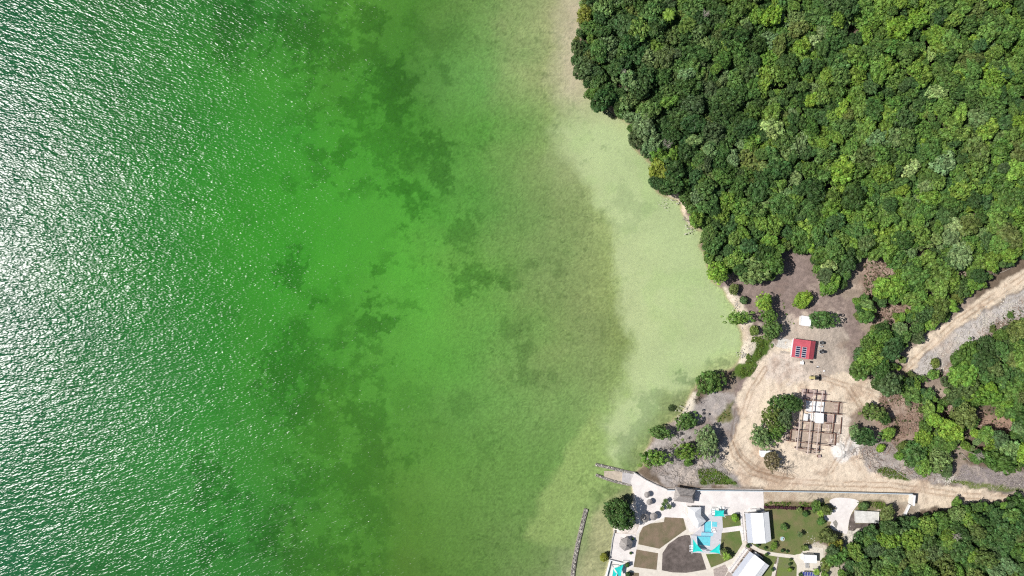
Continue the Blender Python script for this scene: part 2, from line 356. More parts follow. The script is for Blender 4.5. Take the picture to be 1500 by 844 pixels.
def terrain():
    x = np.arange(-245, 222, STEP); y = np.arange(-134, 134, STEP)
    X, Y = np.meshgrid(x, y); nx, ny = len(x), len(y)
    px = (X/S+750).ravel(); py = (422-Y/S).ravel()
    rag = (fbm(px, py, 10, 4, 171)-.5)*7
    sd = sdist(px, py, SHORE)+rag*np.where(py > 690, .1, 1)
    z = height_at(px, py, sd)
    lc = np.zeros((len(px), 3)); k = sd > -3
    lc[k] = land_color(px[k], py[k], sd[k])
    bc = np.zeros((len(px), 3)); kb = sd < 3
    bc[kb] = bed_color(px[kb], py[kb], np.minimum(sd[kb], 0))
    mix = sstep(-1.5, 1.5, sd)[:, None]
    C = bc*(1-mix)+lc*mix
    # relief on bare land: windrows of debris and heaps
    rel = np.where(sd > 8, (fbm(px, py, 7, 4, 181, .6)-.5)*.5, 0)*(1-((py > 706) & (px < 1345)))
    for (a, b, r, h) in [(1232,660,11,1.5),(1240,655,8,1.0),(1330,645,22,.8),(1310,600,22,.7),(1440,500,30,.8),(1400,525,22,.6),(1440,705,40,.5),(1310,672,24,.7),(1000,690,28,.35)]:
        rel += h*np.exp(-(((px-a)/r)**2+((py-b)/(r*.55))**2)*1.6)*(.6+.8*fbm(px, py, 5, 3, 191))
    z = z+rel
    return X, Y, nx, ny, px, py, sd, z, C
X, Y, nx, ny, PX, PY, SD, Z, CC = terrain()
def mesh_from(name, faces, extra=None):
    used = np.unique(faces); remap = np.full(nx*ny, -1, np.int64); remap[used] = np.arange(len(used))
    vs = np.stack([X.ravel()[used], Y.ravel()[used], Z[used]], 1); cs = CC[used]; f = remap[faces]
    me = bpy.data.meshes.new(name)
    if extra is not None:
        ev, ef, ec = extra; ef = np.asarray(ef)+len(vs); vs = np.vstack([vs, ev]); cs = np.vstack([cs, ec]); f = np.vstack([f, ef])
    me.vertices.add(len(vs)); me.vertices.foreach_set('co', vs.astype(np.float32).ravel())
    me.loops.add(f.size); me.loops.foreach_set('vertex_index', f.astype(np.int32).ravel())
    me.polygons.add(len(f)); me.polygons.foreach_set('loop_start', np.arange(0, f.size, 4, dtype=np.int32))
    me.polygons.foreach_set('loop_total', np.full(len(f), 4, np.int32))
    me.update(calc_edges=True)
    at = me.attributes.new('Col', 'FLOAT_COLOR', 'POINT')
    at.data.foreach_set('color', np.hstack([cs, np.ones((len(cs), 1))]).astype(np.float32).ravel())
    me.polygons.foreach_set('use_smooth', np.ones(len(f), bool))
    return me
def attr_mat(name, fine, fscale, bump, bscale, rough=.95):
    m = bpy.data.materials.new(name); m.use_nodes = True; t = m.node_tree; b = t.nodes['Principled BSDF']
    b.inputs['Roughness'].default_value = rough; b.inputs['Specular IOR Level'].default_value = .1
    a = t.nodes.new('ShaderNodeAttribute'); a.attribute_name = 'Col'
    g = t.nodes.new('ShaderNodeNewGeometry')
    n = t.nodes.new('ShaderNodeTexNoise'); n.inputs['Scale'].default_value = fscale; n.inputs['Detail'].default_value = 4; n.inputs['Roughness'].default_value = .7
    t.links.new(g.outputs['Position'], n.inputs['Vector'])
    mr = t.nodes.new('ShaderNodeMapRange'); mr.inputs['From Min'].default_value = .3; mr.inputs['From Max'].default_value = .7
    mr.inputs['To Min'].default_value = 1-fine; mr.inputs['To Max'].default_value = 1+fine
    t.links.new(n.outputs['Fac'], mr.inputs['Value'])
    mx = t.nodes.new('ShaderNodeVectorMath'); mx.operation = 'SCALE'
    t.links.new(a.outputs['Color'], mx.inputs[0]); t.links.new(mr.outputs[0], mx.inputs['Scale']); t.links.new(mx.outputs[0], b.inputs['Base Color'])
    n2 = t.nodes.new('ShaderNodeTexNoise'); n2.inputs['Scale'].default_value = bscale; n2.inputs['Detail'].default_value = 5; n2.inputs['Roughness'].default_value = .7
    t.links.new(g.outputs['Position'], n2.inputs['Vector'])
    bp = t.nodes.new('ShaderNodeBump'); bp.inputs['Distance'].default_value = bump; bp.inputs['Strength'].default_value = 1
    t.links.new(n2.outputs['Fac'], bp.inputs['Height']); t.links.new(bp.outputs[0], b.inputs['Normal'])
    return m
M_land = attr_mat('soil_and_sand', .20, 2.6, .20, 1.8)
M_bed = attr_mat('lake_bottom', .12, 3.2, .05, 2)
idx = np.arange(nx*ny).reshape(ny, nx)
quads = np.stack([idx[:-1, :-1], idx[:-1, 1:], idx[1:, 1:], idx[1:, :-1]], -1).reshape(-1, 4)
fs = SD[quads].max(1)
x0, x1, y0, y1 = X.min(), X.max(), Y.min(), Y.max(); xs = 38.
def ring(rects, z, c):
    v = []; f = []
    for (a, b, p, q) in rects:
        k = len(v); v += [(a, p, z), (b, p, z), (b, q, z), (a, q, z)]; f.append((k, k+1, k+2, k+3))
    return np.array(v, float), f, np.tile(c, (len(v), 1))
FAR = 6000
gm = mesh_from('ground', quads[fs > -2], ring([(x1-.3, FAR, y0, y1), (xs, FAR, y1-.3, FAR), (xs, FAR, -FAR, y0+.3)], G-.25, l3((64, 72, 40))*.7))
tag(link('ground', gm, m=M_land), kind='structure')
bm2 = mesh_from('lake_bed', quads[fs <= -2], ring([(-FAR, x0+.3, -FAR, FAR), (x0+.3, xs, y1-.3, FAR), (x0+.3, xs, -FAR, y0+.3)], -4.9, np.array([.45, .36, .33])))
tag(link('lake_bed', bm2, m=M_bed), kind='structure')

# ------------------------------------------------------------------ water: a sheet that tints what is under it by depth and mirrors sun and sky
def water():
    x = np.arange(-250, 120, 2.5); y = np.arange(-136, 137, 2.5); XX, YY = np.meshgrid(x, y); a, b = len(x), len(y)
    px = (XX/S+750).ravel(); py = (422-YY/S).ravel(); sd = sdist(px, py, SHORE)
    dep = depth_at(px, py, np.minimum(sd, 0))
    vs = np.stack([XX.ravel(), YY.ravel(), np.zeros(a*b)], 1)
    i = np.arange(a*b).reshape(b, a); f = np.stack([i[:-1, :-1], i[:-1, 1:], i[1:, 1:], i[1:, :-1]], -1).reshape(-1, 4)
    f = f[(sd[f].max(1) > -1e9) & (sd[f].min(1) < 14)]
    ev, ef, _ = ring([(-FAR, x[0], -FAR, FAR), (x[0], xs, y[-1], FAR), (x[0], xs, -FAR, y[0])], 0, np.zeros(3))
    f = np.vstack([f, np.array(ef)+len(vs)]); vs = np.vstack([vs, ev]); dep = np.concatenate([dep, np.full(len(ev), 4.8)])
    me = bpy.data.meshes.new('water'); me.from_pydata(vs.tolist(), [], f.tolist()); me.update()
    at = me.attributes.new('depth', 'FLOAT', 'POINT'); at.data.foreach_set('value', dep.astype(np.float32))
    m = bpy.data.materials.new('lagoon_water'); m.use_nodes = True; t = m.node_tree; t.nodes.clear(); N = t.nodes.new; L = t.links.new
    out = N('ShaderNodeOutputMaterial'); at = N('ShaderNodeAttribute'); at.attribute_name = 'depth'
    neg = N('ShaderNodeVectorMath'); neg.operation = 'SCALE'; neg.inputs[0].default_value = tuple(-KA); L(at.outputs['Fac'], neg.inputs['Scale'])
    sep = N('ShaderNodeSeparateXYZ'); L(neg.outputs[0], sep.inputs[0]); cmb = N('ShaderNodeCombineColor')
    for k in range(3):
        e = N('ShaderNodeMath'); e.operation = 'EXPONENT'; L(sep.outputs[k], e.inputs[0]); L(e.outputs[0], cmb.inputs[k])
    tr = N('ShaderNodeBsdfTransparent'); L(cmb.outputs[0], tr.inputs['Color'])
    geo = N('ShaderNodeNewGeometry'); sp = N('ShaderNodeSeparateXYZ'); L(geo.outputs['Position'], sp.inputs[0])
    def mth(op, a, b=None):
        n = N('ShaderNodeMath'); n.operation = op
        for k, v in enumerate((a, b)):
            if v is None: continue
            if isinstance(v, (int, float)): n.inputs[k].default_value = v
            else: L(v, n.inputs[k])
        return n.outputs[0]
    # wave crests fan gently: lines run down to the right in the north, up to the right in the south
    xw = mth('ADD', sp.outputs['X'], 90.); bend = mth('MULTIPLY', mth('MULTIPLY', xw, sp.outputs['Y']), .0028)
    vv = mth('ADD', sp.outputs['Y'], bend)
    def wave(sx, sy, seed, det, dist, rough=.5):
        c = N('ShaderNodeCombineXYZ'); L(mth('DIVIDE', sp.outputs['X'], sx), c.inputs[0]); L(mth('DIVIDE', vv, sy), c.inputs[1]); c.inputs[2].default_value = seed
        n = N('ShaderNodeTexNoise'); n.inputs['Scale'].default_value = 1; n.inputs['Detail'].default_value = det; n.inputs['Roughness'].default_value = rough
        n.inputs['Distortion'].default_value = dist
        L(c.outputs[0], n.inputs['Vector']); return n.outputs['Fac']
    gust = wave(30, 12, 9, 2, .4)
    mr = N('ShaderNodeMapRange'); mr.inputs['From Min'].default_value = .35; mr.inputs['From Max'].default_value = .65; mr.inputs['To Min'].default_value = .78; mr.inputs['To Max'].default_value = 1.18
    L(gust, mr.inputs['Value'])
    calm = N('ShaderNodeMapRange'); calm.inputs['From Min'].default_value = .3; calm.inputs['From Max'].default_value = 2.2; calm.inputs['To Min'].default_value = .55; calm.inputs['To Max'].default_value = 1.
    L(at.outputs['Fac'], calm.inputs['Value'])
    h = mth('ADD', mth('MULTIPLY', wave(5.0, 1.45, 1, 2, .5), .60), mth('MULTIPLY', wave(2.1, .66, 3, 1, .3), .43))
    h = mth('ADD', h, mth('MULTIPLY', wave(.95, .46, 5, 0, 0), .17))
    h = mth('MULTIPLY', mth('MULTIPLY', h, mr.outputs[0]), calm.outputs[0])
    bp = N('ShaderNodeBump'); bp.inputs['Strength'].default_value = 1; bp.inputs['Distance'].default_value = WAVE_H; L(h, bp.inputs['Height'])
    gl = N('ShaderNodeBsdfAnisotropic') if False else N('ShaderNodeBsdfGlossy'); gl.distribution = 'BECKMANN'; gl.inputs['Roughness'].default_value = .275
    L(bp.outputs[0], gl.inputs['Normal'])
    fr = N('ShaderNodeFresnel'); fr.inputs['IOR'].default_value = 1.333
    mx = N('ShaderNodeMixShader'); L(fr.outputs[0], mx.inputs[0]); L(tr.outputs[0], mx.inputs[1]); L(gl.outputs[0], mx.inputs[2]); L(mx.outputs[0], out.inputs['Surface'])
    tag(link('water', me, m=m), kind='structure')
WAVE_H = .47
water()
# ==OBJECTS==
# ------------------------------------------------------------------ materials
M_pave = newmat('pale_concrete', (.74, .685, .65), .85, noise=.14, scale=.35, bump=.02, bscale=4)
M_path = newmat('cream_concrete', (.66, .60, .515), .85, noise=.12, scale=.8, bump=.02, bscale=4)
M_deck = newmat('pool_deck_stone', (.55, .53, .55), .8, noise=.08, scale=1.2)
M_lawn_b = newmat('worn_lawn', (.25, .18, .13), .95, spec=.1, noise=.5, scale=.3, color2=(.14, .13, .07), bump=.12, bscale=5, detail=8)
M_lawn_d = newmat('bare_dark_soil', (.19, .155, .14), .95, spec=.1, noise=.5, scale=.4, color2=(.08, .066, .058), bump=.12, bscale=5, detail=8)
M_lawn_g = newmat('green_lawn', (.09, .155, .035), .95, spec=.1, noise=.5, scale=.15, color2=(.21, .175, .09), bump=.12, bscale=5, detail=8)
M_lawn_y = newmat('yellow_green_lawn', (.15, .205, .045), .95, spec=.1, noise=.5, scale=.3, color2=(.17, .17, .09), bump=.12, bscale=5, detail=8)  # grass of a lighter, yellower green
M_gravel = newmat('pinkish_gravel', (.42, .35, .31), .95, noise=.35, scale=2.2, bump=.06, bscale=6)
M_stone = newmat('grey_stone', (.30, .28, .25), .9, noise=.5, scale=1.5, bump=.08, bscale=5)
M_pstone = newmat('pale_stone', (.55, .51, .44), .9, noise=.3, scale=2, bump=.05, bscale=6)
M_white = newmat('white_painted_metal', (.80, .80, .80), .45, noise=.05, scale=.8)
M_roofgrey = newmat('light_grey_roof_sheet', (.50, .52, .57), .5, noise=.06, scale=.5)
M_wall = newmat('white_render', (.72, .70, .67), .9, noise=.08, scale=1)
M_red = newmat('red_roof_sheet', (.50, .10, .125), .35, noise=.18, scale=.7)
M_redl = newmat('red_trim', (.62, .12, .13), .45)
M_panel = newmat('solar_cells', (.02, .025, .06), .25, spec=.5)
M_alu = newmat('aluminium', (.62, .63, .66), .4, metallic=.3)
M_black = newmat('black_plastic', (.02, .02, .022), .5)
M_thatch = newmat('grey_thatch', (.36, .33, .31), .95, noise=.35, scale=3, bump=.10, bscale=8, color2=(.25, .225, .21))
M_thatch2 = newmat('dark_thatch', (.24, .21, .19), .95, noise=.4, scale=3, bump=.10, bscale=8)
M_sail = newmat('turquoise_fabric', (.02, .56, .50), .8, noise=.05, scale=1)
M_pool = newmat('pool_water', (.16, .58, .66), .12, spec=.5, noise=.12, scale=1.2, bump=.01, bscale=3)
M_pool2 = newmat('shallow_pool_water', (.28, .62, .72), .12, spec=.5, noise=.12, scale=1.2, bump=.01, bscale=3)
M_tile = newmat('blue_tile', (.03, .16, .34), .4, noise=.2, scale=3)
M_beamL = newmat('pale_concrete_beam', (.60, .49, .43), .9, noise=.2, scale=2)
M_beamD = newmat('rusty_brown_beam', (.17, .085, .065), .9, noise=.5, scale=2)
M_slab = newmat('tan_screed', (.43, .34, .27), .95, noise=.25, scale=1.2)
M_form = newmat('pink_brown_boards', (.42, .31, .28), .9, noise=.3, scale=2)
M_wood = newmat('weathered_wood', (.33, .28, .24), .9, noise=.4, scale=3)
M_bark = newmat('grey_bark', (.16, .13, .10), .9, noise=.4, scale=3, bump=.03)
M_dead = newmat('bleached_dead_wood', (.42, .37, .32), .9, noise=.4, scale=3)
M_brush = newmat('reddish_dead_brush', (.30, .20, .15), .95, noise=.4, scale=2)
M_yel = newmat('yellow_machine_paint', (.52, .45, .20), .5, noise=.15, scale=2)
M_glass = newmat('dark_window_glass', (.02, .03, .04), .1, spec=.5)
M_wallblue = newmat('pale_blue_coping', (.42, .50, .56), .7, noise=.1, scale=1)
M_conc = newmat('grey_concrete', (.42, .41, .40), .9, noise=.25, scale=1.5)
M_dirtpile = newmat('white_gravel_heap', (.66, .62, .57), .95, noise=.2, scale=2, bump=.08, bscale=4)

def leafmat():
    m = bpy.data.materials.new('leaves'); m.use_nodes = True; t = m.node_tree; t.nodes.clear(); N = t.nodes.new; L = t.links.new
    out = N('ShaderNodeOutputMaterial')
    ti = N('ShaderNodeAttribute'); ti.attribute_type = 'INSTANCER'; ti.attribute_name = 'tint'
    lv = N('ShaderNodeAttribute'); lv.attribute_name = 'leafvar'
    sc_ = N('ShaderNodeVectorMath'); sc_.operation = 'SCALE'; L(ti.outputs['Color'], sc_.inputs[0]); L(lv.outputs['Fac'], sc_.inputs['Scale'])
    hs = N('ShaderNodeHueSaturation'); L(sc_.outputs[0], hs.inputs['Color'])
    lh = N('ShaderNodeAttribute'); lh.attribute_name = 'leafhue'; L(lh.outputs['Fac'], hs.inputs['Hue'])
    p = N('ShaderNodeBsdfPrincipled'); p.inputs['Roughness'].default_value = .5; p.inputs['Specular IOR Level'].default_value = .2
    L(hs.outputs[0], p.inputs['Base Color'])
    tl = N('ShaderNodeBsdfTranslucent'); L(hs.outputs[0], tl.inputs['Color'])
    mx = N('ShaderNodeMixShader'); mx.inputs[0].default_value = .22
    L(p.outputs[0], mx.inputs[1]); L(tl.outputs[0], mx.inputs[2]); L(mx.outputs[0], out.inputs['Surface'])
    return m
M_leaf = leafmat()

# ------------------------------------------------------------------ tree meshes (unit crown radius, crown base at z=0)
def leaf_mesh(name, centres, normals, sizes, var, hue, rs, aspect=1.5):
    n = len(centres)
    t = rs.normal(size=(n, 3)); t -= normals*(t*normals).sum(1)[:, None]; t /= np.linalg.norm(t, axis=1)[:, None]+1e-9
    b = np.cross(normals, t); s = sizes[:, None]
    q = np.stack([centres-t*s*aspect*.5, centres-b*s*.5+normals*s*.08, centres+t*s*aspect*.5, centres+b*s*.5-normals*s*.05], 1)
    return q.reshape(-1, 3), np.repeat(var, 4), np.repeat(hue, 4)
def finish(name, V, var, hue, extra=None):
    nq = len(V)//4
    me = bpy.data.meshes.new(name)
    me.vertices.add(len(V)); me.vertices.foreach_set('co', V.astype(np.float32).ravel())
    me.loops.add(len(V)); me.loops.foreach_set('vertex_index', np.arange(len(V), dtype=np.int32))
    me.polygons.add(nq); me.polygons.foreach_set('loop_start', np.arange(0, len(V), 4, dtype=np.int32)); me.polygons.foreach_set('loop_total', np.full(nq, 4, np.int32))
    me.update(calc_edges=True)
    a = me.attributes.new('leafvar', 'FLOAT', 'POINT'); a.data.foreach_set('value', var.astype(np.float32))
    a = me.attributes.new('leafhue', 'FLOAT', 'POINT'); a.data.foreach_set('value', hue.astype(np.float32))
    me.materials.append(M_leaf)
    return me
def crown_mesh(name, seed, lobes=26, lobe_r=.27, per=95, leaf=.105, squash=.66, ragged=.32, top=.55, tilt=.36):
    rs = np.random.RandomState(seed); C = []; Nn = []; Sz = []; Va = []; Hu = []; lobes = int(lobes*1.4); lobe_r *= .86; per *= .78
    ang = np.arange(lobes)*2.39996 + rs.uniform(0, 6)
    rad = np.sqrt((np.arange(lobes)+.5)/lobes)*(1-lobe_r*.75)
    wob = 1+ragged*np.sin(ang*2+rs.uniform(0, 6))*rs.uniform(.3, 1)+rs.uniform(-ragged, ragged, lobes)*.6
    for k in range(lobes):
        r = rad[k]*wob[k]; lr = lobe_r*.9*rs.uniform(.55, 1.28)
        z = squash*math.sqrt(max(.02, 1-min(.98, rad[k]/(1.02))**2))*rs.uniform(.70, 1.25)+.12+rs.uniform(-.14, .18)
        c = np.array([r*math.cos(ang[k]), r*math.sin(ang[k]), z])
        n = int(per*(lr/lobe_r)**2); d = rs.normal(size=(n, 3)); d[:, 2] = np.abs(d[:, 2])*1.15-.35; d /= np.linalg.norm(d, axis=1)[:, None]
        bumpy = 1+.18*np.sin(d[:, 0]*7+k)*np.cos(d[:, 1]*6-k)+rs.normal(0, .09, n)
        pts = c+d*lr*bumpy[:, None]*np.array([1, 1, .85])
        nn = d+rs.normal(0, tilt, (n, 3)); nn[:, 2] += .25; nn /= np.linalg.norm(nn, axis=1)[:, None]
        C.append(pts); Nn.append(nn); Sz.append(leaf*rs.uniform(.6, 1.4, n)); lobev = rs.uniform(.70, 1.30)
        Va.append(lobev*rs.uniform(.60, 1.45, n)); Hu.append(np.full(n, .5+rs.uniform(-.014, .014))+rs.normal(0, .006, n))
    # skirt of inner leaves so that the crown is not see-through from above
    n = 300; a = rs.uniform(0, 6.28, n); r = np.sqrt(rs.uniform(0, .72, n))
    C.append(np.stack([r*np.cos(a), r*np.sin(a), rs.uniform(.02, .42, n)*(1.1-r*.6)], 1)); nn = rs.normal(0, .5, (n, 3)); nn[:, 2] += 1; nn /= np.linalg.norm(nn, axis=1)[:, None]
    Nn.append(nn); Sz.append(leaf*1.7*rs.uniform(.7, 1.3, n)); Va.append(rs.uniform(.6, 1.1, n)); Hu.append(np.full(n, .5))
    V, va, hu = leaf_mesh(name, np.vstack(C), np.vstack(Nn), np.concatenate(Sz), np.concatenate(Va), np.concatenate(Hu), rs)
    return finish(name, V, va, hu)
CROWNS = [crown_mesh('crown', 10+i, **kw) for i, kw in enumerate([
    dict(lobes=26), dict(lobes=34, lobe_r=.23, per=75), dict(lobes=19, lobe_r=.31, per=120, ragged=.3), dict(lobes=42, lobe_r=.19, per=58, leaf=.095),
    dict(lobes=15, lobe_r=.34, per=150, ragged=.34), dict(lobes=30, lobe_r=.24, per=90, squash=.8), dict(lobes=50, lobe_r=.165, per=48, leaf=.09, ragged=.16), dict(lobes=22, lobe_r=.28, per=110, squash=.45, ragged=.38)])]
BIGCROWN = crown_mesh('crown', 77, lobes=95, lobe_r=.145, per=75, leaf=.062, squash=.75, ragged=.09, tilt=.5)
BIGCROWN2 = crown_mesh('crown', 78, lobes=52, lobe_r=.18, per=85, leaf=.068, squash=.7, ragged=.42)
LOOSE = [crown_mesh('crown', 90+i, lobes=24+6*i, lobe_r=.2, per=70, leaf=.085, squash=.7, ragged=.6) for i in range(3)]
SHRUB = crown_mesh('crown', 79, lobes=9, lobe_r=.42, per=70, leaf=.2, squash=.8, ragged=.15)
SPARSE = crown_mesh('crown', 80, lobes=40, lobe_r=.16, per=14, leaf=.10, squash=.6, ragged=.4)
def trunk_mesh(seed, h=1.0, limbs=5):
    rs = random.Random(seed); b = MB()
    top = (rs.uniform(-.06, .06), rs.uniform(-.06, .06), .62*h)
    b.tube([(0, 0, -.06), (rs.uniform(-.03, .03), rs.uniform(-.03, .03), .3*h), top], [.05, .036, .026], 6)
    for i in range(limbs):
        a = i*6.283/limbs+rs.uniform(-.4, .4); r = rs.uniform(.22, .42)
        b.tube([top[:2]+(.5*h+.02*i,), (r*.5*math.cos(a), r*.5*math.sin(a), .68*h), (r*math.cos(a), r*math.sin(a), rs.uniform(.78, .9)*h)], [.022, .015, .006], 4)
    me = bpy.data.meshes.new('trunk'); me.from_pydata(b.v, [], b.f); me.materials.append(M_bark); return me
TRUNKS = [trunk_mesh(i) for i in range(4)]
TINT0 = dict(dark=(.044, .086, .026), mid=(.074, .134, .030), bright=(.115, .192, .032), lime=(.160, .250, .032), greyish=(.140, .200, .075),
            olive=(.104, .130, .036), pale=(.26, .35, .12), yellow=(.24, .265, .04), dull=(.062, .088, .034), brown=(.19, .17, .09), deep=(.030, .062, .018))
TINT = {}
for k_, v_ in TINT0.items(): TINT[k_] = tuple(1.48*a*.76+1.48*b*.24 for a, b in zip(v_, (.074, .134, .032))) if k_ not in ('yellow', 'brown') else v_
COLNAME = dict(dark='dark green', mid='mid-green', bright='bright green', lime='lime-green', greyish='grey-green', olive='olive-green', pale='pale green',
               yellow='yellow-green', dull='dull green', brown='brownish', deep='very dark green')
def jit(t, rs, a=.14):
    k = rs.uniform(1-a, 1+a); return (t[0]*k*rs.uniform(.90, 1.08), t[1]*k, t[2]*k*rs.uniform(.85, 1.2))
RT = random.Random(5)
def tree(px, py, rpx, tint='mid', label=None, h=None, mesh=None, cat='tree', name='broadleaf_tree', group=None, zs=1.0, g=G, sx=1, rnd=RT):
    R = rpx*S*1.02; h = h or R*1.1+3.2
    hc = h-.45*R*zs                                          # the height of the crown's visual middle
    x, y = W(px, py, g+hc)
    t = thing(name, label, cat, (x, y, g), rnd.uniform(0, 6.283), group)
    me = mesh or CROWNS[rnd.randrange(len(CROWNS))]
    sx = sx*rnd.uniform(.86, 1.16); c = link('crown', me, t); s = R*rnd.uniform(.97, 1.03); c.scale = (s*sx, s/sx, s*zs*.95); c.location = (0, 0, max(.1, h-.85*R*zs))
    c['tint'] = tuple(jit(TINT[tint], rnd))
    tr = link('trunk', TRUNKS[rnd.randrange(4)], t); tr.scale = (h*.55, h*.55, h)
    return t

# ------------------------------------------------------------------ the forest: Poisson-spread crowns; the 250-odd largest are things, the rest one mass
F1 = [(858, -105), (856, -12), (850, 0), (849, 30), (842, 58), (840, 90), (850, 112), (862, 132), (872, 150), (900, 158), (922, 180), (924, 205), (940, 222), (955, 236),
      (955, 275), (976, 282), (1003, 286), (1008, 312), (1024, 334), (1032, 352), (1036, 385), (1048, 406), (1085, 405), (1128, 410), (1150, 388), (1146, 372), (1184, 360),
      (1188, 398), (1205, 422), (1232, 424), (1252, 398), (1270, 376), (1292, 378), (1300, 408), (1272, 430), (1250, 440), (1252, 462), (1278, 476), (1264, 500), (1252, 536), (1275, 552),
      (1310, 540), (1318, 512), (1350, 492), (1372, 476), (1402, 456), (1412, 436), (1442, 424), (1452, 402), (1478, 390), (1500, 381), (1635, 333), (1635, -105)]
F2 = [(1400, 520), (1440, 505), (1472, 478), (1500, 470), (1635, 450), (1635, 690), (1500, 684), (1470, 688), (1440, 682), (1405, 672), (1378, 692), (1350, 690), (1338, 664), (1346, 642),
      (1352, 610), (1345, 585), (1320, 576), (1282, 572), (1280, 556), (1320, 552), (1345, 562), (1372, 574), (1392, 556)]
F3 = [(1212, 800), (1236, 806), (1252, 800), (1262, 775), (1300, 770), (1326, 760), (1352, 756), (1385, 752), (1400, 742), (1445, 738), (1480, 736), (1635, 728), (1635, 945), (1215, 945), (1236, 850), (1222, 832), (1210, 818)]
GAPS = [(1345, 598, 8), (1405, 662, 9), (1440, 655, 7), (1378, 582, 5), (1300, 468, 8), (1330, 478, 6), (1275, 432, 7), (1365, 628, 5), (1460, 560, 4), (1390, 605, 12), (1445, 610, 16), (1470, 622, 14), (1415, 640, 9), (1285, 458, 12), (1360, 428, 5), (1300, 398, 14), (1322, 452, 7), (1345, 372, 5), (1386, 668, 8), (1254, 45, 7), (1265, 112, 6), (1340, 700, 1),
        (1235, 300, 7), (1175, 290, 4), (1365, 540, 10), (1410, 400, 5), (1108, 365, 3), (1240, 815, 8), (1230, 832, 5)]
pts = []
rp = random.Random(21)
def cellkey(x, y, s=12): return (int(x//s), int(y//s))
gridc = {}
def try_add(x, y, r):
    kx, ky = cellkey(x, y)
    for i in range(kx-3, kx+4):
        for j in range(ky-3, ky+4):
            for (a, b, c) in gridc.get((i, j), ()):
                if (a-x)**2+(b-y)**2 < ((c+r)*.62)**2: return False
    gridc.setdefault((kx, ky), []).append((x, y, r)); pts.append((x, y, r)); return True
polys = [F1, F2, F3]
def inpoly(x, y, poly): return bool(inside(np.array([x]), np.array([y]), poly)[0])
cand = np.random.RandomState(4)
HAND = []   # crowns the photograph singles out: px, py, r, tint, label (name and category as below)
HAND += [
 (1130,188,17,'pale','large pale green crown with fluffy lobes standing out above the upper forest',4),
 (1106,397,22,'greyish','big rounded grey-green crown at the forest corner above the yard',6),
 (1190,62,12,'pale','pale whitish-green crown in the upper forest left of the small dark gap',3),
 (1333,247,12,'pale','cream-tipped pale green crown in the middle of the right-hand forest',3),
 (1322,278,9,'lime','small vivid lime-green round crown below the cream-tipped one',0),
 (1292,248,0,'',None,0),
 (965,252,15,'yellow','yellow-green mangrove crown overhanging the lagoon at the forest edge',1),
 (856,22,12,'yellow','yellow-olive crown leaning over the lagoon at the top forest corner',0),
 (1366,402,22,'bright','broad bright green crown towering above the dirt road bend',1),
 (1425,415,13,'bright','rounded green crown whose shadow falls across the diagonal dirt road',2),
 (1452,388,9,'lime','small lime-green tree at the upper edge of the diagonal dirt road',4),
 (1375,455,15,'olive','grey-olive crown just left of the diagonal dirt road',3),
 (1250,480,0,'',None,0),
 (1410,548,19,'bright','round bright green crown at the lower end of the grey embankment',1),
 (1437,530,17,'deep','dark bluish-green crown right of the round bright one below the embankment',5),
 (1210,60,0,'',None,0),
 (1340,665,17,'mid','broad green tree beside the gray clearing left of the log-strewn gap',0),
 (1374,672,17,'greyish','grey-green tree standing on the bank above the dirt lane bend',3),
 (1386,690,9,'dull','small dull green tree at the brink of the lane below the grey-green one',1),
 (1300,603,0,'',None,0),
 (1250,812,0,'',None,0),
 (933,205,13,'dull','dull grey-green mangrove clump on the lagoon point above the yellow one',6),
 (845,70,10,'dull','dusky green mangrove tree on the bulge of the upper shoreline',6),
 (1022,340,0,'',None,0),
 (1310,405,0,'',None,0),
]
HAND = [h for h in HAND if h[4]]
for h in HAND: try_add(h[0], h[1], h[2]); pts.pop()
for k in range(33000):
    big = k < 12000
    x = cand.uniform(838, 1635); y = cand.uniform(-105, 945)
    r = (cand.uniform(9, 15.5) if k < 4600 else cand.uniform(6.5, 11) if big else cand.uniform(4, 7))
    ok = False
    for p in polys:
        if inpoly(x, y, p):
            d = edist(np.array([x]), np.array([y]), p)[0]
            ok = d > r*(.35 if y > 350 else .2)
            break
    if not ok or any((x-a)**2+(y-b)**2 < (c+r*.6)**2 for a, b, c in GAPS): continue
    if y > 715 and x < 1300 and r > 11: continue
    try_add(x, y, r)
def pick_tint(x, y, rnd):
    v = float(fbm(np.array([x]), np.array([y]), 95, 3, 201)[0]); u = rnd.random()
    if x < 1110 and y < 300:
        w = dict(deep=.20, dark=.36, mid=.16, greyish=.10, olive=.06, dull=.08, bright=.04)
    elif y > 480 and x > 1200:
        w = dict(deep=.08, dark=.22, mid=.28, bright=.16, greyish=.10, olive=.08, dull=.06, lime=.02)
    else:
        w = dict(deep=.05, dark=.19, mid=.32, bright=.24, lime=.08, greyish=.06, olive=.04, dull=.01, pale=.015)
    if v > .56 and x > 1100: w['lime'] = w.get('lime', 0)+.10; w['bright'] += .15; w['dark'] *= .5
    if v < .42: w['dark'] += .15; w['deep'] += .05
    s = sum(w.values())*u
    for k_, q in w.items():
        s -= q
        if s <= 0: return k_
    return 'mid'
pts.sort(key=lambda p: -p[2]*(1 if (835 < p[0] < 1510 and -8 < p[1] < 852) else 0))
NIND = 236
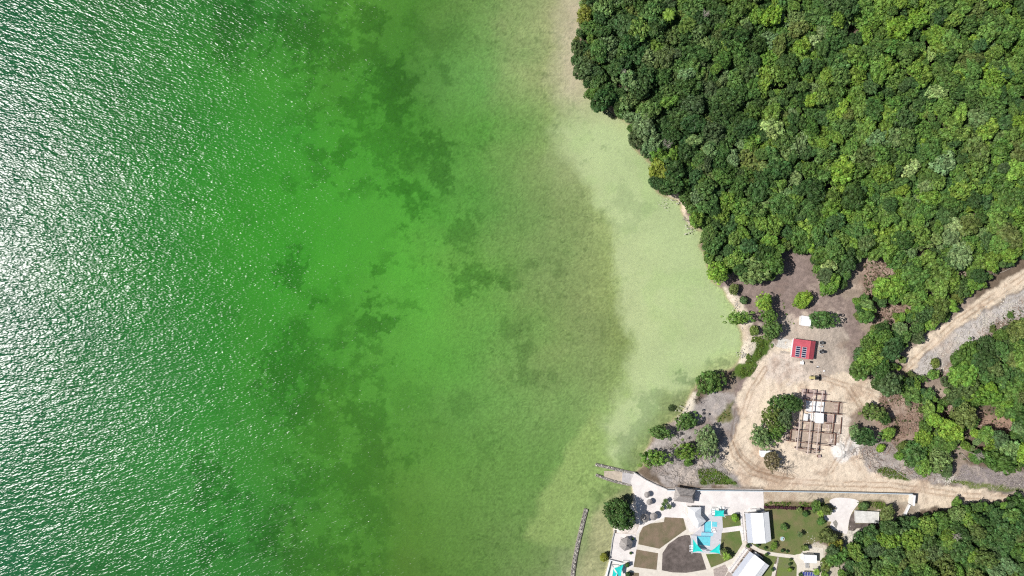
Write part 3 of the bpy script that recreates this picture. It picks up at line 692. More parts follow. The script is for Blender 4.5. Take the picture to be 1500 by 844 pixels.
def place_phrase(x, y):
    rows = ['along the top edge', 'in the upper band', 'in the upper-middle band', 'in the middle band', 'lowest band'] if y < 480 else None
    if y < 480:
        r = rows[min(4, int(max(0, y)//92))]
        c = ['shore side', 'left part', 'centre-left part', 'centre-right part', 'right part', 'far right'][int(min(5, max(0, (x-840)//110)))]
        return 'forest, %s, %s' % (r.replace('along the ', '').replace('in the ', ''), c)
    if y < 712:
        return 'building-site thicket, %s %s' % ('upper' if y < 590 else 'lower', 'left' if x < 1360 else 'middle' if x < 1435 else 'right')
    return 'wood below the lane, %s %s' % ('upper' if y < 790 else 'lower', 'left' if x < 1290 else 'middle' if x < 1390 else 'right')
ind = []
for i, (x, y, r) in enumerate(pts[:NIND]): ind.append([x, y, r, pick_tint(x, y, RT)])
byk = {}
for q in ind: byk.setdefault((place_phrase(q[0], q[1]), q[3]), []).append(q)
ORD = ['leftmost', 'second from left', 'third from left', 'fourth from left', 'fifth from left', 'sixth from left', 'seventh from left', 'eighth from left']
for (ph, t), qs in byk.items():
    qs.sort()
    for k, q in enumerate(qs):
        if len(qs) == 1: o = 'the one large %s crown' % COLNAME[t]
        elif k == len(qs)-1: o = 'rightmost large %s crown' % COLNAME[t]
        else: o = '%s large %s crown' % (ORD[min(k, 7)], COLNAME[t])
        tree(q[0], q[1], q[2]*1.18, t, o + ' in the ' + ph, h=RT.uniform(6.2, 9.8), zs=RT.uniform(.85, 1.3), group='large trees of the forest')
for (x, y, r, t, lb, ci) in HAND: tree(x, y, r*1.05, t, lb, h=8.5 if r > 14 else 7, mesh=CROWNS[ci], group=None)
rest = pts[NIND:]
print('crowns', len(pts))
vs = []; sc_a = []; ti_a = []; ix_a = []; ro_a = []
for (x, y, r) in rest:
    R = r*S*1.16; h = RT.uniform(4.6, 8.8)*(.72 if r < 7 else 1); wx, wy = W(x, y, G+h-.4*R)
    zs = RT.uniform(.8, 1.2); vs.append((wx, wy, max(G+.2, G+h-.85*R*zs))); ex = RT.uniform(.8, 1.25); sc_a.append((R*ex, R/ex, R*zs)); ti_a.append(jit(TINT[pick_tint(x, y, RT)], RT)); ix_a.append(RT.randrange(8)); ro_a.append(RT.uniform(0, 6.283))
def scatter(name, label, cat, vs, scs, tis, ixs, ros, sources):
    me = bpy.data.meshes.new(name); me.from_pydata(vs, [], [])
    for nm, ty, key, dat in (('isc', 'FLOAT_VECTOR', 'vector', scs), ('tint0', 'FLOAT_VECTOR', 'vector', tis), ('pix', 'INT', 'value', ixs), ('prot', 'FLOAT', 'value', ros)):
        a = me.attributes.new(nm, ty, 'POINT'); a.data.foreach_set(key, np.array(dat, np.int32 if ty == 'INT' else np.float32).ravel())
    o = link(name, me); tag(o, label, cat, kind='stuff')
    ng = bpy.data.node_groups.new(name, 'GeometryNodeTree'); ng.interface.new_socket('Geometry', in_out='INPUT', socket_type='NodeSocketGeometry'); ng.interface.new_socket('Geometry', in_out='OUTPUT', socket_type='NodeSocketGeometry')
    N = ng.nodes.new; L = ng.links.new; gi = N('NodeGroupInput'); go = N('NodeGroupOutput'); ip = N('GeometryNodeInstanceOnPoints'); jn = N('GeometryNodeJoinGeometry')
    for s in sources:
        g2 = N('GeometryNodeGeometryToInstance'); oi = N('GeometryNodeObjectInfo'); oi.inputs['Object'].default_value = s; oi.transform_space = 'ORIGINAL'
        L(oi.outputs['Geometry'], g2.inputs[0]); L(g2.outputs[0], jn.inputs[0])
    def na(nm, ty):
        n = N('GeometryNodeInputNamedAttribute'); n.data_type = ty; n.inputs[0].default_value = nm; return n.outputs['Attribute']
    m2p = N('GeometryNodeMeshToPoints'); L(gi.outputs[0], m2p.inputs[0]); L(m2p.outputs[0], ip.inputs['Points']); L(jn.outputs[0], ip.inputs['Instance']); ip.inputs['Pick Instance'].default_value = True
    L(na('pix', 'INT'), ip.inputs['Instance Index']); L(na('isc', 'FLOAT_VECTOR'), ip.inputs['Scale'])
    cx = N('ShaderNodeCombineXYZ'); L(na('prot', 'FLOAT'), cx.inputs[2]); L(cx.outputs[0], ip.inputs['Rotation'])
    st = N('GeometryNodeStoreNamedAttribute'); st.data_type = 'FLOAT_VECTOR'; st.domain = 'INSTANCE'; st.inputs['Name'].default_value = 'tint'
    L(ip.outputs[0], st.inputs['Geometry']); L(na('tint0', 'FLOAT_VECTOR'), st.inputs['Value']); L(st.outputs[0], go.inputs[0])
    o.modifiers.new('instances', 'NODES').node_group = ng
    return o
SRC = []
for me in CROWNS:
    for o in bpy.data.objects:
        if o.data == me: SRC.append(o); break
scatter('forest_canopy', 'smaller crowns filling the forest between the large trees', 'trees', vs, sc_a, ti_a, ix_a, ro_a, SRC)

# ------------------------------------------------------------------ trees standing by themselves
def T(px, py, r, tint, label, h=None, mesh=None, **k): return tree(px, py, r, tint, label, h, mesh or RT.choice(CROWNS), **k)
T(1039, 561, 19, 'mid', 'round dense green tree alone at the water edge, long dark shadow to its right', 7.2, BIGCROWN2, sx=.95)
T(1005, 618, 15, 'mid', 'green tree on the lagoon bank between the lone round tree and the shrub cluster', 5.8, LOOSE[1])
T(967, 634, 13, 'mid', 'small round green tree nearest the water, above the lower corner tree', 5.5, LOOSE[2])
T(958, 672, 16, 'bright', 'light-tipped green tree on the bank just above the white plaza corner', 6.2, LOOSE[0])
T(1036, 648, 20, 'greyish', 'wide dark grey-green tree shading the track edge left of the sandy lot', 7, BIGCROWN2)
T(1005, 662, 15, 'bright', 'bright green tree touching the left side of the wide grey-green tree', 6, LOOSE[0], sx=.9)
T(1008, 678, 6, 'mid', 'small bush at the foot of the bright green bank tree', 2.5, SHRUB, cat='bush', name='bush')
T(907, 753, 22.5, 'dark', 'large dark green tree on the beach beside the white plaza', 8.5, BIGCROWN)
T(1120, 443, 13, 'lime', 'bright lime tree at the top of the row beside the beach', 7, LOOSE[1])
T(1126, 463, 12, 'bright', 'bright green tree in the middle of the row beside the beach', 7, LOOSE[2])
T(1131, 484, 14, 'mid', 'green tree at the lower end of the row beside the beach', 7, CROWNS[3])
T(1083, 466, 13.5, 'bright', 'bushy green tree overhanging the pale beach', 5.5, LOOSE[0], sx=1.12)
T(1105, 484, 7, 'olive', 'small olive bush between the beach and the tree row', 3, SHRUB, cat='bush', name='bush')
T(1075, 424, 8, 'olive', 'low olive bush at the top of the beach strip', 3.5, CROWNS[0], cat='bush', name='bush')
T(1090, 440, 6, 'dull', 'scrubby dull bush just above the tree overhanging the beach', 2.5, SHRUB, cat='bush', name='bush')
T(1176, 440, 13, 'lime', 'yellowish lime tree above the small white tent', 6, CROWNS[7])
T(1205, 469, 16.5, 'mid', 'round green tree right of the small white tent', 7.2, BIGCROWN2)
T(1142, 590, 14, 'mid', 'top tree of the grove left of the building frame', 7, LOOSE[0])
T(1160, 592, 14, 'dark', 'dark tree whose shadow falls on the building frame top', 7.5, CROWNS[6])
T(1130, 610, 15, 'olive', 'central tree of the grove left of the building frame', 7, LOOSE[0])
T(1150, 612, 14, 'dull', 'dusky tree between the central grove tree and the frame', 7, LOOSE[1])
T(1138, 632, 14, 'mid', 'lower middle tree of the grove left of the building frame', 6.5, LOOSE[0])
T(1115, 641, 16, 'greyish', 'lower left grey-green tree of the grove above the white shed', 6.5, LOOSE[2])
T(1132, 676, 14, 'brown', 'sparse half-bare tree below the white shed', 5.5, SPARSE, name='sparse_tree')
T(1278, 604, 14, 'olive', 'olive-green tree right of the building frame, upper of two', 6.5, LOOSE[0])
T(1266, 640, 16, 'dark', 'dark tree right of the building frame near the white gravel heap', 6.5, LOOSE[1])
T(1252, 632, 9, 'greyish', 'silvery tree half overhanging the gravel at the frame corner', 5.5, CROWNS[3])
T(1294, 612, 10, 'deep', 'small very dark tree behind the upper olive-green tree', 6.5, CROWNS[0])
T(1301, 636, 10.5, 'lime', 'lime-green tree at the edge of the reddish brush pile', 5.5, CROWNS[0])
T(1262, 540, 16, 'mid', 'green tree on the sandy lot edge, lower of the pair', 6.5, CROWNS[5])
T(1262, 520, 13, 'dark', 'dark green tree on the yard edge above its lighter neighbour', 6.5, CROWNS[1])
T(1262, 447, 10, 'lime', 'lime tree at the right edge of the brown yard', 5, CROWNS[2])
T(1276, 452, 8, 'bright', 'small bright tree right beside the lime one by the yard', 4.5, CROWNS[0])
T(1260, 463, 8, 'olive', 'olive palm-like tree below the lime one by the yard', 4, CROWNS[7])
T(1325, 655, 10, 'olive', 'thin olive tree above the fallen pale trunk', 4.5, CROWNS[7])
T(1318, 668, 7, 'bright', 'small bright bush beside the fallen pale trunk', 3, SHRUB, cat='bush', name='bush')
T(1290, 657, 6, 'lime', 'little lime bush at the head of the grey debris bank', 2.5, SHRUB, cat='bush', name='bush')
T(1322, 527, 5, 'olive', 'tiny bush growing at the end of the diagonal dirt road', 2.2, SHRUB, cat='bush', name='bush')
T(1315, 538, 4.5, 'lime', 'tiny lime bush on sand at the road end', 1.8, SHRUB, cat='bush', name='bush')
T(1370, 532, 7, 'olive', 'small olive bush on the lower embankment', 3, CROWNS[0], cat='bush', name='bush')
T(1367, 549, 8, 'bright', 'slim bright tree in the brown gap below the embankment', 5, CROWNS[2])
T(984, 598, 5.5, 'dull', 'small dull shrub standing in the shallow water', 1.2, SPARSE, cat='bush', name='bush', g=0)
T(885, 817, 6.5, 'yellow', 'yellow-green bush on the beach left of the terrace', 2, SHRUB, cat='bush', name='bush')
T(1077, 759, 5.8, 'lime', 'clipped round lime-green bush on the small lawn', 2.4, SHRUB, cat='bush', name='bush')
T(1148.5, 772, 5, 'mid', 'round shrub in the middle of the large lawn', 2.2, SHRUB, cat='bush', name='bush')
T(1180, 753, 4.5, 'dark', 'dark shrub on the upper right of the large lawn', 2.2, SHRUB, cat='bush', name='bush')
T(1196, 742, 8, 'mid', 'leafy tree at the right end of the purple hedge', 4, CROWNS[7])
T(1210, 748, 8, 'olive', 'olive tree leaning over the driveway bulge', 4.5, CROWNS[7])
T(1203, 764, 6, 'mid', 'small green bush left of the driveway lobe', 3, SHRUB, cat='bush', name='bush')
T(1212, 786, 12, 'olive', 'olive tree at the lower end of the driveway', 5.5, CROWNS[7])
T(1224, 800, 10, 'yellow', 'yellowish palm-like tree below the driveway', 5, CROWNS[2])
T(1228, 815, 14, 'mid', 'green tree left in the wood beside the small service shed', 6.5, CROWNS[3])
T(1212, 826, 10, 'olive', 'olive tree right of the service shed', 5, CROWNS[7])
T(1278, 786, 11, 'bright', 'bright tree just below the rectangular white roof', 6.5, CROWNS[0])
T(1262, 792, 13, 'dark', 'dark tree right of the driveway foot', 6.5, CROWNS[6])
T(1300, 752, 11, 'olive', 'olive tree right of the rectangular white roof', 5.5, CROWNS[1])
T(1300, 772, 12, 'dark', 'dark tree at the lower right corner of the rectangular white roof', 6.5, CROWNS[3])
T(1266, 742, 6, 'dull', 'dull bush above the rectangular white roof', 2.5, SHRUB, cat='bush', name='bush')
T(1402, 738, 8, 'bright', 'bright bush at the lane edge above the lower wood', 4, CROWNS[2])
T(1208, 842, 5, 'bright', 'round green bush right of the blue solar array', 2.6, SHRUB, cat='bush', name='bush')
T(1179, 803, 5, 'olive', 'spiky olive bush behind the service shed', 2.5, SHRUB, cat='bush', name='bush')
T(1134, 800, 6, 'lime', 'yellow-green palm-like bush on the lower edge of the large lawn', 2.6, SPARSE, cat='bush', name='bush')
for (x, y, r, t, lb) in [(1061,808,5,'olive','olive fan of leaves by the lawn below the right sail'),(1110,799,2.6,'deep','first dark ball shrub along the curved path'),(1121,803,2,'deep','second dark ball shrub along the curved path'),
    (1131,805,2.4,'deep','third dark ball shrub along the curved path'),(1146,807,2.4,'deep','fourth dark ball shrub along the curved path'),(1153,808,2,'deep','last dark ball shrub along the curved path'),
    (1098,794.5,3,'deep','dark ball shrub at the path junction, upper one'),(1096,800,2.8,'deep','dark ball shrub at the path junction, lower one'),(1132,835,2.4,'deep','dark ball shrub beside the stepping path'),
    (1157,835,3.2,'lime','yellow shrub low on the bright lawn'),(1123,812.5,2.4,'deep','dark shrub at the tip of the narrow lawn'),(1158,820,2,'deep','dark shrub at the right end of the bright lawn'),(1157,827,2.2,'deep','dark shrub inside the bright lawn right side'),
    (919,828,3.4,'deep','dark ball shrub beside the lower turquoise sail'),(920,842,4,'deep','dark bushes at the frame edge right of the lower sail'),(1173,842,3,'deep','dark round hedge ball left of the solar array')]:
    tree(x, y, r, t, lb, h=r*S*1.8+.4, mesh=SHRUB, cat='bush', name='bush')

def palm_mesh(seed, n=11, L=1.0, w=.13):
    rs = np.random.RandomState(seed); V = []; va = []; hu = []
    for i in range(n):
        a = i*6.283/n+rs.uniform(-.2, .2); le = L*rs.uniform(.8, 1.1); prev = np.array([0, 0, .0]); d = np.array([math.cos(a), math.sin(a), 0]); sd = np.array([-math.sin(a), math.cos(a), 0])
        P_ = [d*le*t+np.array([0, 0, .35*le*math.sin(t*2.6)-.15*t*t*le]) for t in np.linspace(0, 1, 6)]
        for k in range(5):
            w0 = w*(.5+math.sin(math.pi*(k+.1)/5.6)); w1 = w*(.5+math.sin(math.pi*(k+1.1)/5.6)) if k < 4 else .01
            for sg in (-1, 1):
                V += [P_[k], P_[k]+sd*sg*w0-np.array([0, 0, w0*.5]), P_[k+1]+sd*sg*w1-np.array([0, 0, w1*.5]), P_[k+1]]; va += [rs.uniform(.75, 1.25)]*4; hu += [.5]*4
    return finish('fronds', np.array(V), np.array(va), np.array(hu))
PALM = [palm_mesh(3), palm_mesh(4, 9)]
def palm(px, py, r, tint, label, h=3.0, name='palm_tree', cat='palm', g=G):
    x, y = W(px, py, g+h); t = thing(name, label, cat, (x, y, g), RT.uniform(0, 6))
    c = link('fronds', RT.choice(PALM), t); c.scale = (r*S,)*3; c.location = (0, 0, h); c['tint'] = tuple(TINT[tint])
    b = MB(); b.tube([(0, 0, -.1), (.05, .03, h*.5), (0, 0, h)], [.12, .09, .08], 6); b.build('trunk', M_bark, t); return t
palm(975, 734, 4.5, 'dull', 'small palm at the top of the planted corner on the plaza', 2.2)
palm(972, 739, 3.8, 'deep', 'dark little palm at the left of the planted plaza corner', 1.8)
palm(980, 742, 5, 'dull', 'broad-leaved palm at the lower right of the planted plaza corner', 2.2)
palm(970, 745, 4, 'olive', 'grey-olive palm beside the bench-like planter on the plaza', 1.6)
palm(1064, 815, 7, 'lime', 'bright palm on the small green lawn beside the right sail', 3)
palm(980, 22, 10, 'lime', 'lone light green palm fan poking out of the upper forest', 9)
palm(1171, 747, 5, 'olive', 'young palm just below the purple hedge', 2)
palm(1202, 752, 6, 'lime', 'light palm at the left rim of the driveway', 3)
palm(1196, 838, 6, 'lime', 'light palm right of the service shed', 3)
palm(1172, 783, 5, 'dull', 'dull palm casting a long shadow on the large lawn', 2.6)

# ------------------------------------------------------------------ resort paving, lawns, paths (flat sheets with small steps)
ZP = G+.10
def sheet(name, px_poly, z, m, th=.25, parent=None, smooth=0):
    poly = px_poly
    for _ in range(smooth):
        q = []
        for i in range(len(poly)):
            a, b = poly[i], poly[(i+1) % len(poly)]
            q += [(a[0]*.75+b[0]*.25, a[1]*.75+b[1]*.25), (a[0]*.25+b[0]*.75, a[1]*.25+b[1]*.75)]
        poly = q
    wp = [W(x, y, z) for x, y in poly]
    b = MB(); b.prism([Vector(p) for p in wp], z-th, z)
    o = b.build(name, m, parent); return o
def strip(name, line, w, z, m, th=.25):
    L_ = []; R_ = []
    for i, (x, y) in enumerate(line):
        a = line[max(0, i-1)]; c = line[min(len(line)-1, i+1)]; dx, dy = c[0]-a[0], c[1]-a[1]; d = math.hypot(dx, dy); nx_, ny_ = -dy/d*w/2, dx/d*w/2
        L_.append((x+nx_, y+ny_)); R_.append((x-nx_, y-ny_))
    return sheet(name, L_+R_[::-1], z, m, th)
def st(o): return tag(o, kind='structure')
st(sheet('plaza', [(929, 693), (954, 707), (976, 715.5), (1118, 716.5), (1119.5, 751), (1090, 753), (1091, 780), (1010, 780), (1002, 760), (973, 758), (955, 766), (941, 772), (930, 788), (936, 770), (932, 745), (930, 725), (924, 706)], ZP, M_pave))
st(sheet('terrace', [(900, 781), (930, 783), (934, 796), (928, 831), (917, 836), (913, 870), (886, 870), (893, 822), (896, 800)], ZP+.004, M_pave))
st(sheet('resort_path', [(931, 784), (942, 769), (974, 756.5), (1003, 757.5), (1056, 755), (1090, 749), (1094, 772), (1100, 796), (1090, 815), (1078, 830), (1062, 858), (905, 858), (913, 836), (928, 831)], ZP-.012, M_path))
lawns = [
 ('brown_lawn', [(973.7,757.7),(1001,759.2),(1005.3,775.6),(990,786.5),(966,804),(935,797.4),(936.7,782),(942,772),(953,767),(972.6,764.7)], M_lawn_b),
 ('brown_lawn', [(932.3,805),(964,810.5),(961.7,834.9),(928,830.5)], M_lawn_b),
 ('dark_soil_bed', [(970.5,810.5),(979,797.4),(994.4,786.5),(1003,784),(1010,784),(1012,790),(1012,809.6),(1027,810.5),(1034.8,834.4),(1005.3,839.2),(985,838.6),(969.4,835.5)], M_lawn_d),
 ('green_lawn', [(1057.5,757),(1088.3,751.3),(1092,769),(1058.4,773.7)], M_lawn_g),
 ('green_lawn', [(1056.5,781.2),(1083.6,777.5),(1087.3,797),(1079,810),(1073.3,818),(1056,826),(1041.6,831.6),(1034,812),(1054.7,811)], M_lawn_g),
 ('gravel_bed', [(1089.5,777),(1094,776),(1098,797),(1094,799)], M_gravel),
 ('gravel_bed', [(1092,800.3),(1099,804),(1090,818.7),(1083.4,815)], M_gravel),
 ('gravel_bed', [(1081,822),(1086,824),(1075,846),(1062,846),(1068,836)], M_gravel),
 ('gravel_bed', [(1045,834),(1062,827),(1067,835),(1060,846),(1046,846)], M_gravel),
 ('brown_lawn', [(918,838),(936,839.5),(936,858),(916,858)], M_lawn_b)]
for i, (n, p, m) in enumerate(lawns): st(sheet(n, p, ZP+.03+.004*(i % 3), m, .2))
st(sheet('large_lawn', [(1119.5,744.5),(1197,744.5),(1211,760),(1212,776),(1200,792),(1182,800),(1176,813.5),(1140,811.5),(1122,809),(1110,804),(1099,797),(1092,752)], G+.06, M_lawn_g, .3))
st(sheet('narrow_lawn', [(1119,811),(1139,814.5),(1134,827),(1128,858),(1108,858)], G+.05, M_lawn_y, .3))
st(sheet('bright_lawn', [(1140.7,815),(1159.5,816),(1167.3,827),(1166.7,862),(1136,862)], G+.05, M_lawn_y, .3))
st(strip('curved_path', [(1096,796),(1104,802),(1113,807),(1124,810.5),(1140,813),(1158,815),(1172,817)], 5.2, G+.10, M_path))
st(sheet('service_yard', [(1159,814),(1174,811),(1180,800),(1206,803),(1207,822),(1200,837),(1200,862),(1166.5,862),(1167.3,828)], G+.105, M_path))
st(strip('stepping_path', [(1136.5,826.5),(1132.5,845),(1130,860)], 5, G+.09, M_path))
st(sheet('driveway', [(1213.5,733.6),(1222,729.6),(1232.7,728.8),(1252.4,730.8),(1259.9,735.4),(1252.4,744.3),(1245.8,754.6),(1243,766.8),(1241.2,783.6),(1236.5,781.7),(1228,778.9),(1217.8,775.2),(1215.9,768.6),(1219,763.9),(1211.2,763.9),(1206,758.3),(1209.4,751.8),(1216.8,748),(1227,745.3),(1219,740.6)], G+.10, M_pave, smooth=2))
st(sheet('stone_bed', [(1219.6,765),(1224.5,761.5),(1227.6,767),(1225,775),(1222,770)], G+.115, M_stone, .1))
st(sheet('parking_bed', [(1253,747),(1246,756),(1243.5,766),(1243,777),(1251,778),(1255,774),(1275,772),(1286,770),(1286,767),(1253,767)], G+.03, M_lawn_d, .2))
# four stepping stones, each its own slab
for k, (x, y) in enumerate([(1139.6, 817.6), (1139, 820.3), (1138.7, 823), (1137.6, 825.2)]):
    b = MB(); b.prism([(W(x, y)[0]+.38*math.cos(a*1.047+k)*(1+.15*math.sin(a*3+k)), W(x, y)[1]+.3*math.sin(a*1.047+k)) for a in range(6)], G, G+.13)
    tag(b.build('stepping_stone', M_pstone), ['top', 'second', 'third', 'lowest'][k]+' of the four pale stepping stones between the two lawns', 'stepping stone', 'stepping stones across the lawn')

# ------------------------------------------------------------------ houses
def box_house(name, label, TL, TR, BL, h, hip_l, slope, porch, m_roof, m_porch, cat='house'):
    """gabled house whose ridge runs along v; corners are roof corners at height h"""
    A, B, C = P(*TL, G+h), P(*TR, G+h), P(*BL, G+h)
    u = B-A; v = C-A; Lu, Lv = u.length, v.length; u.normalize(); v = (v-u*v.dot(u)).normalized()
    t = thing(name, label, cat, (A.x, A.y, G)); t.rotation_euler = (0, 0, math.atan2(u.y, u.x))
    return t, Lu, Lv          # local frame: +x along u, -y along v
def house(label, TL, TR, BL, flip=1):
    h = 2.7
    t, Lu, Lv = box_house('white_roofed_house', label, TL, TR, BL, h, 0, 0, 0, None, None)
    pw = Lu*.22; rx = Lu*.70; zr = 3.75
    b = MB(); b.box((Lu*.59, -Lv*.5, h*.46), (Lu*.74, Lv-.8, h*.92)); b.build('wall', M_wall, t)
    b = MB(); b.slab([(pw, .15, h-.1), (rx, .15, zr), (rx, -Lv, zr), (pw, -Lv-.2, h-.1)], .1); rw = b.build('roof_slope', M_white, t)
    b = MB(); b.slab([(rx, .15, zr), (Lu, .1, h), (Lu, -Lv+.3, h), (rx, -Lv, zr)], .1); b.build('roof_slope', M_white, t)
    b = MB()
    for i in range(1, int(Lv/.9)):
        y = -i*.9; b.bar((pw+.05, y, h-.07), (rx, y, zr+.03), .05, .05); b.bar((rx, y, zr+.03), (Lu-.02, y, h+.03), .05, .05)
    b.bar((rx, .17, zr+.05), (rx, -Lv-.02, zr+.05), .22, .06); b.build('roof_seams', M_white, t, )
    b = MB(); b.slab([(0, 0, h-.55), (pw-.05, 0, h-.25), (pw-.05, -Lv, h-.25), (0, -Lv, h-.55)], .08); b.build('porch_roof', M_roofgrey, t)
    for k in range(4):
        b = MB(); b.box((.12, -.3-k*(Lv-.6)/3, (h-.6)/2), (.16, .16, h-.62)); b.build('porch_post', M_wall, t)
    b = MB(); b.box((-.55, -Lv*.5, .15), (1.5, Lv*.98, .3)); b.build('porch_deck', M_pave, t)
    b = MB()
    for k in range(9): b.box((-1.2, -.4-k*(Lv-.8)/8, .6), (.07, .07, .8))
    b.box((-1.2, -Lv/2, 1.0), (.06, Lv-.8, .06)); b.build('railing', M_white, t)
    for k in range(3):
        b = MB(); b.box((Lu*.22-.02, -Lv*(.22+.28*k), 1.1), (.06, 1.2 if k != 1 else 1.0, 1.2 if k != 1 else 2.0)); b.build('window' if k != 1 else 'door', M_glass, t)
    b = MB(); b.box((Lu*.62, .32, h*.42), (1.5, .7, h*.8)); b.build('stair_well', M_glass, t)
    b = MB(); b.box((Lu*.5, .45, .5), (Lu*.42, .9, 1.0)); b.build('service_block', M_wall, t)
    return t
house('white-roofed house with grey porch beside the large lawn, upper of two', (1092.3,753), (1126,750), (1099.5,796))
house('white-roofed house set at a slant at the bottom edge, lower of two', (1099,808.4), (1126.6,829), (1077,846))

# hipped white pavilion with a bent plan
def pavilion():
    h = 2.4; zr = 3.7; t = thing('pool_pavilion', 'white hip-roofed pavilion with a bent plan beside the pool', 'pavilion', P(1018, 760))
    o = Vector(t.location)
    q = [P(970+a/15, 735+b/15, G+h)-o for a, b in [(562, 118), (858, 125), (850, 300), (965, 428), (800, 575), (765, 585), (568, 295)]]
    r1 = P(970+715/15, 735+240/15, G+zr)-o; r2 = P(970+725/15, 735+318/15, G+zr)-o; r3 = P(970+800/15, 735+470/15, G+zr)-o
    for f in ([q[0], q[1], r1], [q[1], q[2], r2, r1], [q[2], q[3], r3, r2], [q[3], q[4], q[5], r3], [q[5], q[6], r2, r3], [q[6], q[0], r1, r2]):
        b = MB(); b.slab(f, .10); b.build('roof_slope', M_white, t)
    ins = [p*.86+Vector((0, 0, 0)) for p in q]
    b = MB()
    cc = sum((Vector((p.x, p.y, 0)) for p in q), Vector())/7
    for k in (0, 1, 3, 5, 6):
        p = q[k]; w_ = Vector((p.x, p.y, 0))*.9+cc*.1; b2 = MB(); b2.box((w_.x, w_.y, h/2), (.3, .3, h-.1)); b2.build('column', M_wall, t)
    b.box((cc.x-.3, cc.y+.5, .55), (3.2, 1.0, 1.1), .2); b.build('bar_counter', M_wood, t)
    b = MB(); b.prism([(p.x*.95, p.y*.95) for p in q], .1, .14); b.build('floor', M_path, t)
pavilion()

# pool
def pool():
    t = thing('swimming_pool', 'light blue swimming pool of stepped basins on a pale stone deck', 'pool', P(1035, 785))
    o = Vector((t.location.x, t.location.y, 0))
    def sh(name, poly, z, m, th):
        wp = [Vector((*W(x, y, z), 0))-o for x, y in poly]; b = MB(); b.prism(wp, z-th-G, z-G); return b.build(name, m, t)
    sh('deck', [(1012,785),(1024,776),(1032,762),(1042,750),(1066,750),(1058,757),(1059,774),(1057,781),(1055,811),(1027,810.5),(1012.5,809.5)], ZP+.05, M_deck, .2)
    sh('basin', [(1031.5,765),(1041.8,763.5),(1041.8,779.5),(1031.5,779)], ZP+.09, M_pool, .1)
    sh('basin', [(1043.2,764.5),(1050.5,764.8),(1050.3,772),(1043,771.5)], ZP+.10, M_pool, .1)
    sh('basin', [(1027.2,780.3),(1045.5,780.5),(1044,785.6),(1027.2,785)], ZP+.08, M_pool2, .1)
    sh('basin', [(1020.4,786),(1040.8,786.2),(1040,799.8),(1022,797.6)], ZP+.08, M_pool, .1)
    sh('wall', [(1028.5,779.2),(1045,779.6),(1045,780.3),(1028.5,780)], ZP+.3, M_tile, .3)
    sh('wall', [(1020.4,785.1),(1041,785.6),(1041,786.1),(1020.4,785.8)], ZP+.2, M_tile, .2)
    sh('steps', [(1020.6,786.4),(1022.6,786.4),(1022.6,797),(1021.4,797)], ZP+.094, M_tile, .06)
    sh('steps', [(1031.7,765.5),(1032.7,765.4),(1032.7,779),(1031.7,779)], ZP+.104, M_tile, .06)
    sh('coping', [(1041.9,763.8),(1043.1,763.9),(1043,779.4),(1041.9,779.4)], ZP+.14, M_white, .1)
    sh('coping', [(1019.4,785.3),(1020.3,785.3),(1021.8,798.3),(1040,800.4),(1040,801.4),(1020.8,799.3)], ZP+.12, M_wall, .1)
pool()
def lounger(px, py, rz, label, grp='white sun loungers by the pool', m=None):
    t = thing('sun_lounger', label, 'sun lounger', P(px, py, ZP+.05), rz, grp)
    b = MB(); b.box((0, 0, .28), (1.3, .6, .08)); b.build('seat', m or M_white, t)
    b = MB(); b.box((-.75, 0, .42), (.6, .6, .08), tilt=(0, .6)); b.build('backrest', m or M_white, t)
    b = MB()
    for sx in (-.55, .55):
        for sy in (-.25, .25): b.box((sx, sy, .12), (.06, .06, .24))
    b.build('legs', M_white, t)
for k, y in enumerate((799, 802.6, 806.3)): lounger(1013.4, y, 0, ['top', 'middle', 'bottom'][k]+' white sun lounger at the left edge of the pool deck')
for k, (x, y) in enumerate([(1045, 775.4), (1046.5, 778.6)]): lounger(x, y, .1, ['upper', 'lower'][k]+' white sun lounger between the pool basins and the jacuzzi')
for k, (x, y) in enumerate([(1180.3, 827), (1183.2, 827.3)]): lounger(x, y, 1.6, ['left', 'right'][k]+' grey lounger in front of the service shed', 'grey loungers by the service shed', M_conc)

def sail(label, tops, posts, zs, name='shade_sail'):
    c = P(*tops[0], G); t = thing(name, label, 'shade sail', c)
    V = [P(x, y, G+z)-c for (x, y), z in zip(tops, zs)]; n = len(V)
    # a stretched fabric with edges curved inwards, 5 subdivisions per edge
    mid = sum(V, Vector())/n; ring_ = []
    for i in range(n):
        a, b_ = V[i], V[(i+1) % n]
        for k in range(6):
            s = k/6; p = a.lerp(b_, s); p = p.lerp(mid, .14*math.sin(math.pi*s)); ring_.append(p)
    b = MB(); vs = ring_+[r.lerp(mid, .5)-Vector((0, 0, .08)) for r in ring_]+[mid-Vector((0, 0, .15))]; m_ = len(ring_)
    fs = [(i, (i+1) % m_, m_+(i+1) % m_, m_+i) for i in range(m_)]+[(m_+i, m_+(i+1) % m_, 2*m_) for i in range(m_)]
    b.add(vs, fs); o = b.build('fabric', M_sail, t); md = o.modifiers.new('thick', 'SOLIDIFY'); md.thickness = .03
    for i, pt in enumerate(posts):
        q = P(*pt, G)-c; k = min(range(n), key=lambda j: (V[j].xy-q.xy).length); e = V[k]
        out = (Vector((e.x, e.y, 0))-Vector((mid.x, mid.y, 0))).normalized()*.45
        b = MB(); b.tube([(e.x+out.x, e.y+out.y, 0), (e.x+out.x*1.2, e.y+out.y*1.2, e.z+.12)], .09, 8); b.build('post', M_white, t)
        b = MB(); b.tube([tuple(e), (e.x+out.x*1.15, e.y+out.y*1.15, e.z+.05)], .025, 5); b.build('cable', M_alu, t)
sail('square turquoise shade sail over loungers at the top of the pool deck', [(1046.7,747.2),(1061,747.6),(1060.7,757),(1046.2,756.8)], [(1046.7,747.2),(1061,747.6),(1060.7,757),(1046.2,756.8)], (2.6, 2.4, 2.6, 2.4))
